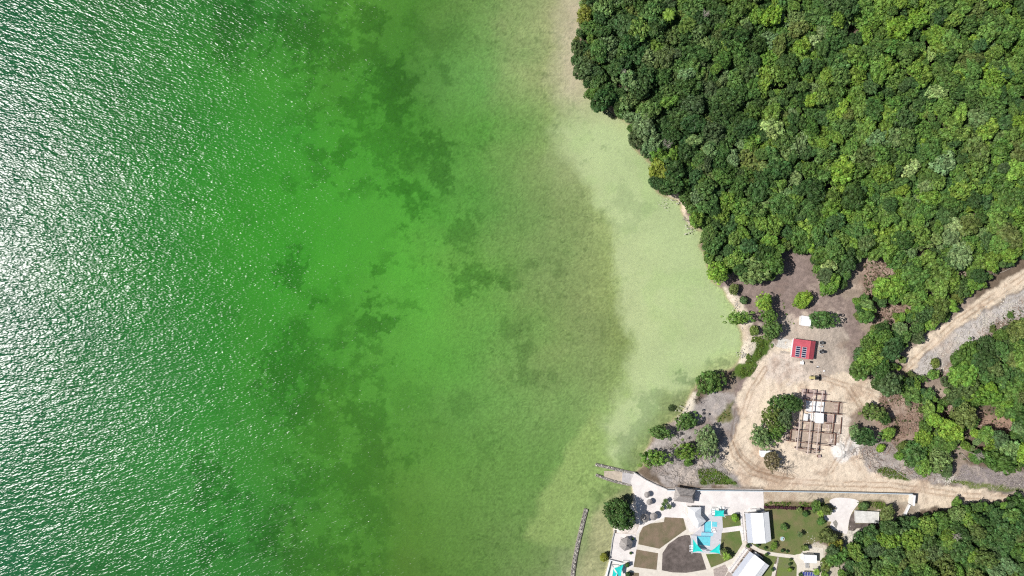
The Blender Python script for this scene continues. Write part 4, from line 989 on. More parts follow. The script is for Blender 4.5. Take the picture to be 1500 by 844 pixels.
sail('triangular turquoise sail at the lower left pool corner', [(1014.8,789.5),(1014.8,809.2),(1030,808.2)], [(1014.8,789.5),(1014.8,809.2),(1030,808.2)], (3.0, 2.6, 2.9))
sail('triangular turquoise sail at the lower right pool corner', [(1054.8,796.3),(1038.7,809.2),(1054.8,811.4)], [(1054.8,796.3),(1038.7,809.2),(1054.8,811.4)], (2.6, 2.5, 2.9))
sail('turquoise sail over the small terrace at the bottom edge, left piece', [(898.6,833),(904,840),(897,856),(894,858)], [(898.6,833)], (2.6, 2.5, 2.6, 2.6))
sail('turquoise sail over the small terrace at the bottom edge, right piece', [(899.5,832),(913.2,826.4),(909.5,845),(906,844)], [(899.5,832),(913.2,826.4)], (2.6, 2.7, 2.5, 2.5))
for k, (x, y) in enumerate([(1044.2, 746), (1044.4, 749), (1044.6, 752.5), (1055, 744.6), (1060, 744.6)]):
    lounger(x, y, 1.57 if k > 2 else 0, ['top left', 'middle left', 'bottom left', 'upper centre', 'upper right'][k]+' pale lounger peeping out round the square sail', 'pale loungers round the square sail')

# ------------------------------------------------------------------ thatched roofs
def palapa(px, py, r, label, h=2.3, n=18, name='thatched_parasol', cat='parasol', group='round thatched parasols on the plaza', m=None):
    x, y = W(px, py, ZP+h); t = thing(name, label, cat, (x, y, ZP), RT.uniform(0, 6), group); R = r*S
    b = MB(); prof = []
    for i in range(5): s = i/4; prof += [(R*(1-s*.92)+.05, h-.35+s*R*.62+(.0 if i else -.08))]
    b.lathe((0, 0, 0), [(R*.96, h-.45)]+prof, n); me = b.build('thatch_roof', m or M_thatch, t)
    b = MB()
    for i in range(2): b.lathe((0, 0, 0), [(R*(.98-.42*i), h-.38+.26*i*R), (R*(1.04-.42*i), h-.36+.26*i*R), (R*(.80-.42*i), h-.18+.26*i*R)], n)
    b.build('thatch_layer', m or M_thatch, t)
    b = MB(); b.tube([(0, 0, 0), (0, 0, h)], .08, 8); b.build('post', M_wood, t)
    b = MB(); b.lathe((0, 0, 0), [(.38, .62), (.40, .68)], 12); b.build('table', M_wood, t); return t
palapa(948.3, 725.5, 4.2, 'small thatched parasol on the plaza, uppermost of the two small ones')
palapa(951.6, 736.2, 4.2, 'small thatched parasol on the plaza, lower of the two small ones')
palapa(944.6, 759.6, 6.3, 'larger thatched parasol beside the large dark tree, left of the pair', 2.6)
palapa(957.8, 757.2, 5.4, 'larger thatched parasol right of its twin near the large dark tree', 2.6)
def gazebo():
    x, y = W(917.2, 797.8, ZP+2.6); t = thing('thatched_gazebo', 'grey hexagonal thatched gazebo on the lower left terrace', 'gazebo', (x, y, ZP), .3)
    R = 2.55
    for k in range(6):
        a, b_ = k*1.0472, (k+1)*1.0472; b = MB(); b.slab([(R*math.cos(a), R*math.sin(a), 2.2), (R*math.cos(b_), R*math.sin(b_), 2.2), (.05*math.cos(b_), .05*math.sin(b_), 3.9), (.05*math.cos(a), .05*math.sin(a), 3.9)], .18); b.build('thatch_slope', M_thatch, t)
        b = MB(); b.tube([(R*.85*math.cos(a), R*.85*math.sin(a), 0), (R*.85*math.cos(a), R*.85*math.sin(a), 2.3)], .08, 6); b.build('post', M_wood, t)
    b = MB(); b.lathe((0, 0, 0), [(.3, 3.75), (.22, 4.0), (.05, 4.15)], 10); b.build('thatch_cap', M_thatch2, t)
gazebo()
for (x, y, lb) in [(926.6, 788.6, 'dark round planter bush above the hexagonal gazebo'), (923.4, 809.6, 'dark round planter bush below the hexagonal gazebo')]:
    t = thing('planter', lb, 'planter', P(x, y, ZP)); b = MB(); b.lathe((0, 0, 0), [(.35, 0), (.48, .5)], 14); b.build('pot', M_stone, t)
    c = link('bush', SHRUB, t); c.scale = (.5, .5, .5); c.location = (0, 0, .4); c['tint'] = TINT['deep']
def long_palapa():
    h = 2.9; zr = 5.0; t = thing('thatched_hall', 'long grey thatched hip-roofed hall on the plaza by the boundary wall', 'thatched hall', P(1004, 725)); o = Vector(t.location)
    q = [P(x, y, G+h)-o for x, y in [(989.5,713.2),(1018.8,718),(1016.8,737.4),(987,734)]]; r1 = P(996.5, 726.2, G+zr)-o; r2 = P(1013.5, 728.2, G+zr)-o
    for f in ([q[0], q[1], r2, r1], [q[1], q[2], r2], [q[2], q[3], r1, r2], [q[3], q[0], r1]):
        b = MB(); b.slab(f, .22); b.build('thatch_slope', M_thatch, t)
    b = MB(); b.bar(r1+Vector((-.2, 0, .08)), r2+Vector((.2, 0, .08)), .55, .2); b.build('ridge', M_thatch2, t)
    b = MB()                                                       # shaggy courses of palm leaf, laid up both long slopes
    for k in range(1, 6):
        s = k/6
        for (a, c, e, f) in ((q[0], q[1], r1, r2), (q[3], q[2], r1, r2)):
            p1 = a.lerp(e, s); p2 = c.lerp(f, s); n = 12
            for i in range(n): b.bar(p1.lerp(p2, i/n)+Vector((0, 0, .06+RT.uniform(-.03, .03))), p1.lerp(p2, (i+.95)/n)+Vector((0, 0, .06+RT.uniform(-.03, .03))), .30, .06)
    b.build('thatch_courses', M_thatch, t, 'stuff')
    for k, p in enumerate([q[0], q[1], q[2], q[3], (q[0]+q[1])/2, (q[2]+q[3])/2]):
        b = MB(); b.tube([(p.x*.88, p.y*.88, 0), (p.x*.88, p.y*.88, h)], .12, 8); b.build('post', M_wood, t)
long_palapa()

# ------------------------------------------------------------------ walls, groynes, hedge, small structures
def wall(label, line, w, h, m, cap=None, name='boundary_wall', z=G):
    t = thing(name, label, 'wall', P(*line[0], z)); o = Vector(t.location)
    for i in range(len(line)-1):
        a = P(*line[i], z)-o; c = P(*line[i+1], z)-o; d = (c-a).normalized()*(w*.5 if i < len(line)-2 else 0)
        b = MB(); b.bar(a+Vector((0, 0, h/2-.15)), c+d*.98+Vector((0, 0, h/2-.15+.003*i)), w, h+.3); b.build('wall_section', m, t)
        if cap: b = MB(); b.bar(a+Vector((0, 0, h+.05+.004*i)), c+d+Vector((0, 0, h+.05+.004*i)), w+.08, .1); b.build('coping', cap, t)
    return t
wall('long grey boundary wall with pale blue coping between lane and resort', [(976,716.2),(1118,717.6),(1225,719.4),(1333,722)], .22, 1.7, M_conc, M_wallblue)
wall('low dark retaining wall round the plaza corner', [(929,692),(946,702.5),(960,709.5),(976,716)], .3, .55, M_conc)
wall('tall white gate wall at the right end of the boundary wall', [(1332.6,722),(1331,737)], .5, 3.2, M_wall, M_white, 'gate_wall')
wall('low white flared wall below the gate wall', [(1331,738.5),(1323,755)], .5, .9, M_wall, M_white, 'gate_wall')
wall('thin dark edge wall between beach and terrace', [(900.5,777),(897,790),(895.5,803),(893,818)], .22, .5, M_conc)
wall('white wall of the small terrace at the bottom left of the resort', [(893,819),(911,823.5)], .2, 1.0, M_wall, M_white)
wall('white parapet running down the waterfront to the bottom edge', [(893.5,820),(887,846),(884,870)], .3, 1.0, M_wall, M_white)
def groyne(label, line, w, n, cat='groyne'):
    t = thing('stone_groyne', label, cat, P(*line[0], 0)); o = Vector(t.location); rr = random.Random(len(label)); b = MB(); b2 = MB()
    segs = [(P(*line[i], 0)-o, P(*line[i+1], 0)-o) for i in range(len(line)-1)]; tot = sum((c-a).length for a, c in segs)
    for (a, c) in segs:
        L_ = (c-a).length; d = (c-a)/L_; nn = Vector((-d.y, d.x, 0)); k = max(2, int(n*L_/tot))
        for i in range(k):
            p = a+d*L_*(i+rr.random())/k+nn*rr.uniform(-w/2, w/2)
            (b if rr.random() < .7 else b2).rock(p+Vector((0, 0, rr.uniform(.05, .3))), rr.uniform(.16, .38), rr)
        for sg in (-1, 1):
            q = MB(); q.bar(a+nn*sg*(w/2+.12)+Vector((0, 0, -.1)), c+nn*sg*(w/2+.12)+Vector((0, 0, -.1)), .14, .75); q.build('timber_edge', M_wood if sg < 0 else M_thatch2, t)
    b.build('dark_stones', M_stone, t, 'stuff'); b2.build('pale_stones', M_pstone, t, 'stuff')
groyne('upper stone groyne reaching into the lagoon from the plaza corner', [(872.5,680.5),(895,685.5),(915,690.5),(932,693.5)], .7, 200)
groyne('lower stone groyne parallel to the upper one at the plaza corner', [(873,695.5),(890,702),(905,706.5),(926,710.5)], .6, 150)
groyne('long free-standing stone groyne in the shallows at the bottom edge', [(858.5,745.5),(853,768),(847,793),(842,818),(837.5,850)], 1.1, 420)
st(sheet('slipway', [(885,690),(900,690),(930,694),(927,711),(905,705),(885,698)], .14, newmat('wet_sand_fill', (.50, .42, .33), .9, noise=.25, scale=1), .6))
st(sheet('ramp', [(912,692),(931,695),(926,710),(911,706)], .55, newmat('grey_ramp', (.50, .47, .46), .9, noise=.2, scale=1), .6))
# purple hedge
hb = SHRUB.copy(); t = thing('purple_hedge', 'long low dark purple hedge along the top of the large lawn', 'hedge', P(1120, 742.5))
rr = random.Random(8)
for k in range(26):
    c = link('bush', SHRUB, t); p = P(1121+k*3.0, 742.6+k*.085+rr.uniform(-.3, .3))-Vector(t.location); c.location = (p.x, p.y, .0); s = rr.uniform(.52, .68); c.scale = (s, s, s*1.3); c.rotation_euler = (0, 0, rr.uniform(0, 6)); c['tint'] = (.085, .035, .045)
bpy.data.meshes.remove(hb)
# fountain
t = thing('round_fountain', 'small round pale stone fountain on the large lawn', 'fountain', P(1145.6, 789))
b = MB(); b.lathe((0, 0, 0), [(.85, 0), (.85, .45), (.62, .45), (.6, .25)], 20); b.build('basin', M_pstone, t)
b = MB(); b.lathe((0, 0, 0), [(.28, 0), (.14, .6), (.32, .75), (.1, .9)], 12); b.build('pedestal', M_pstone, t)
b = MB(); b.lathe((0, 0, 0), [(.6, .2), (.6, .3)], 20); b.build('water', M_pool2, t)
# small sheds and flat roofs
def flat_shed(label, corners, h, name='service_shed', cat='shed', m=M_white, over=.25, wallm=M_wall, th=.14, door=True):
    c = P(*corners[0], G); t = thing(name, label, cat, c); V = [P(x, y, G+h)-c for x, y in corners]; mid = sum(V, Vector())/len(V)
    b = MB(); b.slab(V, th); b.build('roof', m, t)
    inn = [v.lerp(mid, .08) for v in V]; b = MB(); b.prism([(p.x, p.y) for p in inn], -.1, h-th-.003); b.build('wall', wallm, t)
    if door:
        a, d = inn[3], inn[2]; e = a.lerp(d, .5); n = Vector((0, -1, 0)); b = MB(); b.box((e.x, e.y-.02, .95), (.9, .08, 1.9)); b.build('door', M_wood, t)
        b = MB(); b.box((a.lerp(d, .2).x, a.lerp(d, .2).y-.03, 1.4), (.7, .08, .7)); b.build('window', M_glass, t)
    b = MB()
    for i in range(4): b.bar(V[i]+Vector((0, 0, .04)), V[(i+1) % 4]+Vector((0, 0, .04)), .12, .1)
    b.build('roof_edge', m, t); return t
flat_shed('white flat-roofed service shed at the right of the curved path', [(1177.7,812.7),(1196,813.7),(1196,825),(1177.7,824)], 2.6)
flat_shed('rectangular white flat roof among trees right of the driveway', [(1252.4,748.2),(1287.5,750),(1287,766.3),(1252.9,765.8)], 1.2, name='garage', cat='garage', door=False, m=newmat('weathered_roof', (.66, .64, .60), .8, noise=.25, scale=.7))
flat_shed('tiny white tent roof in the brown yard beside the round tree', [(1174,462.5),(1188.5,464.5),(1187,478),(1172.8,476.5)], 2.1, name='yard_tent', cat='tent')
flat_shed('small white shed tucked under the grove at the sandy lot', [(1114.5,660.5),(1130,660.5),(1130,669.5),(1114.5,669.5)], 2.2, name='site_shed', cat='shed', m=M_white)
# blue solar array at the bottom
t = thing('solar_array', 'row of blue solar panels on a low frame at the bottom edge', 'solar array', P(1186, 841)); o = Vector(t.location)
for k in range(6):
    for j in range(2):
        p = P(1177.3+k*3.75, 840.3+j*5.6+k*.22, G+1.5)-o; b = MB(); b.box((p.x, p.y, 1.5-j*.25), (.66, 1.3, .05), -.06, (.18, 0)); f = b.build('panel', newmat('blue_solar_cells', (.05, .06, .26), .3, spec=.5) if k+j == 0 else bpy.data.materials['blue_solar_cells'], t)
        b = MB(); b.box((p.x, p.y, 1.46-j*.25), (.86, 1.38, .04), -.06, (.18, 0)); b.build('frame', M_alu, f)
for x in (1178, 1196):
    p = P(x, 842)-o; b = MB(); b.box((p.x, p.y, .65), (.1, .1, 1.3)); b.build('leg', M_alu, t)

# ------------------------------------------------------------------ red-roofed house with its solar panels and tanks
def red_house():
    h = 2.5; z2 = 3.5; A = P(1140+338/15, 480+240/15, G+h); B = P(1140+822/15, 480+305/15, G+h); C = P(1140+283/15, 480+640/15, G+h)
    u = B-A; v = C-A; Lu, Lv = u.length, v.length; u.normalize(); ang = math.atan2(u.y, u.x)
    t = thing('red_roofed_house', 'small house with a red metal roof and solar panels on the yard', 'house', (A.x, A.y, G), ang)
    rx = Lu*.72
    b = MB(); b.box((Lu/2, -Lv/2, h/2-.05), (Lu*.86, Lv*.86, h)); w_ = b.build('wall', M_wall, t)
    b = MB(); b.slab([(0, 0, h), (rx, 0, z2), (rx, -Lv, z2), (0, -Lv, h)], .08); b.build('roof_slope', M_red, t)
    b = MB(); b.slab([(rx, 0, z2), (Lu, 0, h), (Lu, -Lv, h), (rx, -Lv, z2)], .08); b.build('roof_slope', M_red, t)
    b = MB(); b.bar((rx, .03, z2+.03), (rx, -Lv-.03, z2+.03), .30, .06); b.build('ridge_cap', M_redl, t)
    b = MB(); b.bar((-.12, .03, h-.02), (-.12, -Lv, h-.02), .26, .12); b.build('gutter', M_white, t)
    b = MB()
    for i in range(1, 14):
        y = -i*Lv/14; b.bar((.05, y, h+.03), (rx-.15, y, z2-.02), .05, .05); b.bar((rx+.15, y, z2), (Lu, y, h+.03), .05, .05)
    b.build('roof_ribs', M_red, t)
    sl = math.atan2(z2-h, rx)
    for r in range(5):
        for c in range(2):
            x = rx*(.33+.37*c); y = -Lv*(.44+.115*r); z = h+(z2-h)*x/rx+.12
            b = MB(); b.box((x, y, z), (1.30, .56, .04), 0, (0, -sl)); p = b.build('solar_panel', M_panel, t)
            b = MB(); b.box((x, y, z-.025), (1.50, .74, .03), 0, (0, -sl)); b.build('panel_frame', M_alu, p)
    b = MB(); b.box((Lu*.42, -Lv*.93-.02, 1.0), (.9, .08, 2.0)); b.build('door', M_wood, t)
    for q in (.2, .7): b = MB(); b.box((Lu*q, -Lv*.93-.02, 1.4), (.9, .08, .9)); b.build('window', M_glass, t)
    return t
red_house()
def tank(px, py, r, h, label, stand=.5):
    t = thing('water_tank', label, 'water tank', P(px, py), RT.uniform(0, 1), 'black water tanks behind the red-roofed house')
    b = MB(); b.lathe((0, 0, stand), [(r, 0), (r*1.02, h*.3), (r, h*.32), (r*1.02, h*.6), (r, h*.62), (r, h*.88), (r*.4, h), (r*.38, h*1.04)], 18); k = b.build('tank_body', M_black, t)
    b = MB(); b.lathe((0, 0, stand), [(r*.36, h*1.04), (r*.36, h*1.10), (r*.1, h*1.12)], 12); b.build('lid', newmat('grey_lid', (.35, .36, .37), .5) if 'grey_lid' not in bpy.data.materials else bpy.data.materials['grey_lid'], k)
    b = MB(); b.box((0, 0, stand-.06), (r*2.5, r*2.5, .1)); b.build('platform', M_conc, t)
    for sx in (-1, 1):
        for sy in (-1, 1): b = MB(); b.box((sx*r, sy*r, (stand-.12)/2), (.12, .12, stand-.12)); b.build('leg', M_conc, t)
tank(1202.2, 502, .55, 1.3, 'black water tank with grey fittings, upper of two behind the red-roofed house')
tank(1200, 514.8, .55, 1.6, 'taller black water tank with a long shadow, lower of the two', 1.4)
t = thing('pump_unit', 'grey pump unit between the upper black tank and the red roof', 'pump', P(1203, 507.5)); b = MB(); b.box((0, 0, .35), (.8, .5, .7)); b.build('housing', M_conc, t); b = MB(); b.tube([(-.5, 0, .5), (-.5, 0, .9), (-1.4, .4, .9)], .06, 6); b.build('pipe', M_white, t)
# white drum/generator cover in front, concrete ramp left
t = thing('white_box', 'white box standing on the ground just below the red-roofed house', 'box', P(1174.3, 531.5), -.15); b = MB(); b.box((0, 0, .4), (.95, 1.1, .8)); b.build('body', M_white, t); b = MB(); b.box((.15, .75, .25), (.35, .35, .5)); b.build('side_unit', M_white, t)
t = thing('wheelbarrow', 'dark wheelbarrow by the lower right corner of the red-roofed house', 'wheelbarrow', P(1187.2, 530.2), -.3)
b = MB(); b.add([(-.5, -.3, .55), (.5, -.34, .6), (.5, .34, .6), (-.5, .3, .55), (-.3, -.16, .25), (.3, -.2, .25), (.3, .2, .25), (-.3, .16, .25)], [(0, 1, 5, 4), (1, 2, 6, 5), (2, 3, 7, 6), (3, 0, 4, 7), (4, 5, 6, 7)]); b.build('tray', M_black, t)
b = MB(); b.tube([(.62, -.04, .2), (.62, .04, .2)], .2, 12); b.build('wheel', M_black, t); b = MB(); b.bar((.6, -.1, .25), (-1, -.28, .6), .05); b.bar((.6, .1, .25), (-1, .28, .6), .05); b.build('handles', M_wood, t)
b = MB()
for k in range(4): b.bar(P(1143+k*.2, 514+k*.9, G+.1+.01*k), P(1159+k*.1, 516.2+k*.95, G+.1+.01*k), .14, .12)
tag(b.build('pale_boards', M_dead), 'pale planks lying on the sand left of the red-roofed house', 'planks')
st(sheet('house_apron', [(1130,499),(1140,495.5),(1158,497),(1161,505),(1156,512),(1136,509)], G+.05, newmat('pale_rubble', (.62, .58, .52), .95, noise=.3, scale=2, bump=.1), .3, smooth=2))
# yellow loader
t = thing('loader', 'small yellow and black loader with a wide dark bucket on the sand', 'loader', P(1192.5, 553), 0)
b = MB(); b.box((-.9, 0, .75), (1.6, .95, .7)); b.box((-1.75, 0, .6), (.3, .8, .45)); b.build('body', M_yel, t)
b = MB(); b.box((.55, 0, 1.15), (.95, 1.0, 1.5)); cb = b.build('cab', M_black, t); b = MB(); b.box((.55, 0, 1.93), (1.0, 1.05, .06)); b.build('cab_roof', M_black, cb)
for sy in (-1, 1):
    b = MB(); b.bar((.2, sy*.62, 1.2), (1.75, sy*.55, .5), .12, .14); b.build('lift_arm', M_conc, t)
    for sx in (-1.0, .5):
        b = MB(); b.tube([(sx, sy*.52, .38), (sx, sy*.8, .38)], .38, 14); w_ = b.build('wheel', M_black, t); b = MB(); b.tube([(sx, sy*.8, .38), (sx, sy*.82, .38)], .17, 10); b.build('hub', M_yel, w_)
b = MB(); b.add([(1.75, -1.15, .1), (1.75, 1.15, .1), (1.75, 1.15, .75), (1.75, -1.15, .75), (2.3, -1.15, .1), (2.3, 1.15, .1), (1.95, 1.15, .75), (1.95, -1.15, .75)], [(0, 3, 2, 1), (0, 1, 5, 4), (0, 4, 7, 3), (1, 2, 6, 5)])
b.box((1.9, 0, .42), (.3, 2.3, .6)); b.build('bucket', M_black, t)
for k, (x, y, lb) in enumerate([(1195.5, 538, 'frame chair'), (1197.2, 537, 'frame chair')]):
    t = thing('garden_chair', ['left', 'right'][k]+' of two pale chairs on the bare ground above the yellow loader', 'chair', P(x, y), .2+k, 'pale chairs above the loader')
    b = MB(); b.box((0, 0, .42), (.5, .5, .06)); b.build('seat', M_white, t); b = MB(); b.box((-.25, 0, .75), (.06, .5, .6)); b.build('backrest', M_wood, t)
    for sx in (-.2, .2):
        for sy in (-.2, .2): b = MB(); b.box((sx, sy, .2), (.05, .05, .4)); b.build('leg', M_wood, t)
b = MB(); b.rock(P(1207.3, 543.4, G+.15), .55, rr); tag(b.build('white_sack', M_white), 'white bulky sack lying on the ground right of the loader', 'sack')

# ------------------------------------------------------------------ building under construction: raised beams over screeded bays
def Z1(a, b): return (1140+a/12.41, 560+b/12.41)
def Z2(a, b): return (1140+a/12.41, 610+b/12.41)
def frame():
    t = thing('building_frame', 'unfinished house frame of beams and posts over tan floor bays', 'building frame', P(1195, 615)); o = Vector(t.location)
    def bar(name, p, q, z, w, h, m, posts=0):
        a = P(*p, G+z)-o; c = P(*q, G+z)-o; b = MB(); b.bar(a, c, w, h); e = b.build(name, m, t)
        for i in range(posts):
            s = (i+.04)/(posts-1)*.96 if posts > 1 else .5; r = a.lerp(c, s); b = MB(); b.box((r.x, r.y, (z-h/2)/2-.02), (w*.8, w*.8, z-h/2)); b.build('post', m, t)
        return e
    # long pale beams at eaves height, running up the picture
    bar('beam', Z1(455, 128), Z1(375, 735), 2.7, .24, .24, M_beamL, 3); bar('beam', Z2(390, 95), Z2(335, 610), 2.705, .34, .24, M_beamL, 4)
    bar('beam', Z1(655, 140), Z1(590, 760), 2.7, .24, .24, M_beamL, 3); bar('beam', Z2(590, 105), Z2(530, 695), 2.705, .32, .24, M_beamL, 4)
    bar('beam', Z1(808, 160), Z1(745, 770), 2.7, .20, .22, M_beamL, 3); bar('beam', Z2(740, 130), Z2(685, 700), 2.705, .24, .22, M_beamL, 4)
    bar('beam', Z2(150, 235), Z2(125, 460), 2.6, .18, .2, M_beamL, 2); bar('beam', Z2(330, 260), Z2(312, 460), 2.6, .16, .2, M_beamL, 2)
    bar('beam', Z1(1000, 585), Z1(990, 745), 2.6, .16, .2, M_beamL, 2); bar('beam', Z1(1150, 440), Z1(1130, 490), .5, .12, .1, M_beamL)
    bar('beam', Z2(915, 150), Z2(905, 300), 2.5, .12, .16, M_beamL, 2); bar('beam', Z2(955, 330), Z2(940, 500), 2.5, .12, .16, M_beamL, 2)
    # rust-brown cross beams, across the picture
    for (p, q, w) in [(Z1(485, 195), Z1(890, 235), .2), (Z1(500, 318), Z1(1185, 380), .22), (Z1(540, 540), Z1(1170, 592), .2), (Z1(400, 705), Z1(1010, 755), .2),
                      (Z2(130, 232), Z2(1110, 328), .24), (Z2(140, 438), Z2(1000, 545), .22), (Z2(345, 575), Z2(780, 625), .2)]:
        bar('cross_beam', p, q, 2.42, w, .26, M_beamD, 5)
    # dark floor bars up the picture: ties, and strips in place of beam shadows
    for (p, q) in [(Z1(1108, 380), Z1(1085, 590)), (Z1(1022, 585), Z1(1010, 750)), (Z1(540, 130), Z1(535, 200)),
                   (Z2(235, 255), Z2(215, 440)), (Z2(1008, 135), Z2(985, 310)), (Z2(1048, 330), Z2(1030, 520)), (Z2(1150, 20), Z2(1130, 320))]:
        bar('dark_floor_bar', p, q, .42, .17 if p[0] < 1230 else .08, .5, M_beamD)
    bar('dark_floor_bar', Z2(1160, 175), Z2(1400, 185), .3, .1, .1, M_beamD)
    # floor bays: tan screed, white slabs, and boarded ones whose boards lie loose
    def bay(p, z, m, name='floor_bay'):
        b = MB(); b.prism([Vector((*W(x, y, G+z), 0))-Vector((o.x, o.y, 0)) for x, y in p], z-.3, z); return b.build(name, m, t)
    bay([Z1(420, 120), Z1(900, 150), Z1(870, 345), Z1(430, 300)], .06, M_form)
    bay([Z1(510, 335), Z1(845, 360), Z1(835, 560), Z1(500, 535)], .09, M_white, 'white_slab')
    bay([Z1(860, 365), Z1(1180, 385), Z1(1160, 590), Z1(840, 560)], .05, M_slab)
    bay([Z1(545, 560), Z1(665, 565), Z1(655, 720), Z1(540, 705)], .09, M_white, 'white_slab'); bay([Z1(885, 590), Z1(1000, 600), Z1(990, 745), Z1(870, 735)], .08, M_form)
    bay([Z2(150, 240), Z2(1130, 320), Z2(1100, 540), Z2(130, 440)], .05, M_slab); bay([Z2(400, 100), Z2(1150, 150), Z2(1130, 320), Z2(380, 245)], .055, M_slab)
    bay([Z2(350, 470), Z2(780, 530), Z2(760, 690), Z2(560, 690), Z2(330, 610)], .045, M_slab)
    bay([Z2(60, 80), Z2(380, 95), Z2(350, 250), Z2(80, 225)], .06, M_form)
    rb = random.Random(3)
    def boards(p, q, n, wpx):
        for i in range(n):
            s = (i+.5)/n; x = p[0]+(q[0]-p[0])*s; y = p[1]+(q[1]-p[1])*s; c = P(x, y, G+.16)-o
            b = MB(); b.box((c.x, c.y, .16+.01*(i % 3)), (wpx*S, .17, .05), -.08+rb.uniform(-.04, .04)); b.build('board', M_form if i % 3 else M_beamL, t)
    boards(Z1(1060, 395), Z1(1030, 560), 8, 6); boards(Z2(705, 140), Z2(690, 260), 7, 4.4); boards(Z2(780, 150), Z2(765, 270), 7, 4); boards(Z2(900, 160), Z2(885, 290), 7, 4.4)
    boards(Z2(410, 290), Z2(400, 440), 8, 3.4); boards(Z2(620, 320), Z2(600, 470), 8, 3.6); boards(Z2(760, 330), Z2(745, 490), 9, 3.8); boards(Z2(940, 345), Z2(925, 500), 8, 4)
    boards(Z2(990, 350), Z2(975, 500), 8, 3.2); boards(Z2(530, 140), Z2(520, 240), 6, 3.2); boards(Z2(600, 500), Z2(590, 600), 5, 3.4); boards(Z2(740, 540), Z2(730, 650), 6, 3.4); boards(Z1(850, 180), Z1(830, 320), 7, 4)
    boards(Z1(700, 180), Z1(685, 310), 6, 3.4); boards(Z2(190, 260), Z2(180, 430), 7, 4)
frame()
flat_shed('white flat-roofed hut standing inside the building frame', [Z1(675, 552), Z1(822, 570), Z1(818, 745), Z1(668, 735)], 2.9, name='site_hut', cat='hut', door=False)
b = MB(); b.box((0, 0, .9), (.5, 3.0, 1.8)); t = thing('white_door_stack', 'narrow white panel stack standing left of the white hut', 'panel stack', P(*Z1(480, 635), G), -.12)
for k in range(3): b = MB(); b.box((-.3+.22*k, 0, .8+.1*k), (.09, 2.8, 1.6+.2*k), 0, (0, .12)); b.build('panel', M_white, t)
b = MB(); b.rock(P(*Z1(515, 640), G+.2), .35, rr); tag(b.build('cement_sack', M_pstone), 'pale cement sack between the panel stack and the hut', 'sack')
b = MB(); b.box((0, 0, .5), (1.0, .9, 1.0)); t = thing('tool_crate', 'small brown crate at the foot of the third long beam', 'crate', P(*Z2(728, 715)), .1); b.build('body', M_beamD, t); b = MB(); b.box((0, 0, 1.03), (1.1, 1.0, .06)); b.build('lid', M_form, t)
tag(link('white_gravel_heap', bpy.data.meshes.new('heap'), m=M_dirtpile), 'smooth white gravel heap at the lower right of the building frame', 'gravel heap')
def heap(o, px, py, R, h, seed):
    bm = bmesh.new(); bmesh.ops.create_grid(bm, x_segments=26, y_segments=26, size=R)
    c = P(px, py)
    for v in bm.verts:
        r = v.co.length/R; n = float(fbm(np.array([v.co.x*10+100.]), np.array([v.co.y*10+100.]), 9, 3, seed)[0])-.5
        v.co.z = h*max(-.2, 1-r**1.5)*(1+n*.5)+n*.25-.1*(r > .95)
    me = o.data; bm.to_mesh(me); bm.free(); o.location = (c.x, c.y, G-.05)
heap(bpy.data.objects['white_gravel_heap'], 1232, 661, 2.9, 1.5, 301)

# ------------------------------------------------------------------ fallen logs, dead brush, rubble, tufts
def log(label, line, r=.16, name='fallen_log'):
    c = P(*line[0]); t = thing(name, label, 'fallen log', c); V = [P(x, y, G+.25+.15*(i % 2))-c for i, (x, y) in enumerate(line)]
    b = MB(); b.tube(V, [r*(1-.5*i/len(V)) for i in range(len(V))], 6); b.build('stem', M_dead, t)
    b = MB(); rl = random.Random(int(line[0][0]))
    for k in range(3):
        s = rl.randrange(len(V)); d = Vector((rl.uniform(-1, 1), rl.uniform(-1, 1), .4)); b.tube([V[s], V[s]+d*1.1], [r*.45, r*.15], 4)
    b.build('branch', M_dead, t)
log('curved pale fallen trunk on the grey bank above the dirt lane', [(1303,671),(1308,680),(1311,688),(1320,695),(1334,703)], .22)
log('pale fallen trunk in the brown gap right of the thicket', [(1478,629),(1484,633),(1489,640)], .2)
log('thin pale trunk lying below the thicket middle', [(1408,664),(1414,669),(1420,676)], .14)
log('bare bleached trunk at the top of the lower wood near the lane', [(1398,759),(1401,752),(1408,748)], .2)
log('long thin pole along the upper edge of the diagonal road', [(1440,404),(1455,402),(1470,398),(1488,389)], .12)
def deadtree(px, py, R, label, lift=0, m=M_bark):
    t = thing('bare_tree', label, 'bare tree', P(px, py, G+lift)); rl = random.Random(int(px)); b = MB(); b.tube([(0, 0, -.1-lift), (0, 0, 1.2)], [.16, .1], 6); b.build('trunk', m, t); b = MB()
    for k in range(16):
        a = rl.uniform(0, 6.28); l = R*S*rl.uniform(.5, 1); p = Vector((0, 0, 1.1)); q = Vector((l*.5*math.cos(a), l*.5*math.sin(a), 2+rl.random())); e = Vector((l*math.cos(a+.2), l*math.sin(a+.2), 2.6+rl.random())); b.tube([p, q, e], [.07, .045, .02], 4)
        for j in range(5): s = q.lerp(e, j/5); d = Vector((rl.uniform(-1, 1), rl.uniform(-1, 1), rl.uniform(0, .6)))*.8; b.tube([s, s+d], [.03, .01], 3)
    b.build('branches', m, t)
deadtree(1149, 685, 15, 'bare dark-branched tree spreading on the sand below the white shed')
deadtree(1018, 585, 8, 'leafless scrub by the lagoon bank above the shrub cluster')
deadtree(914, 113, 8, 'bleached dead tree poking from the forest near the upper shoreline bulge', 6, M_dead)
deadtree(1030, 24, 6, 'bleached dead tree at the top of the forest right of the palm fan', 7, M_dead)
deadtree(975, 212, 8, 'pale dead branches above the yellow-green mangrove', 5.5, M_dead)
deadtree(1002, 322, 8, 'grey leafless shrub leaning over the pale cove beach', .3, M_dead)
deadtree(905, 150, 8, 'grey leafless mangrove at the upper forest corner by the water', 2, M_dead)
deadtree(1428, 665, 7, 'bleached dead tree in the lower thicket above the lane', 5, M_dead)
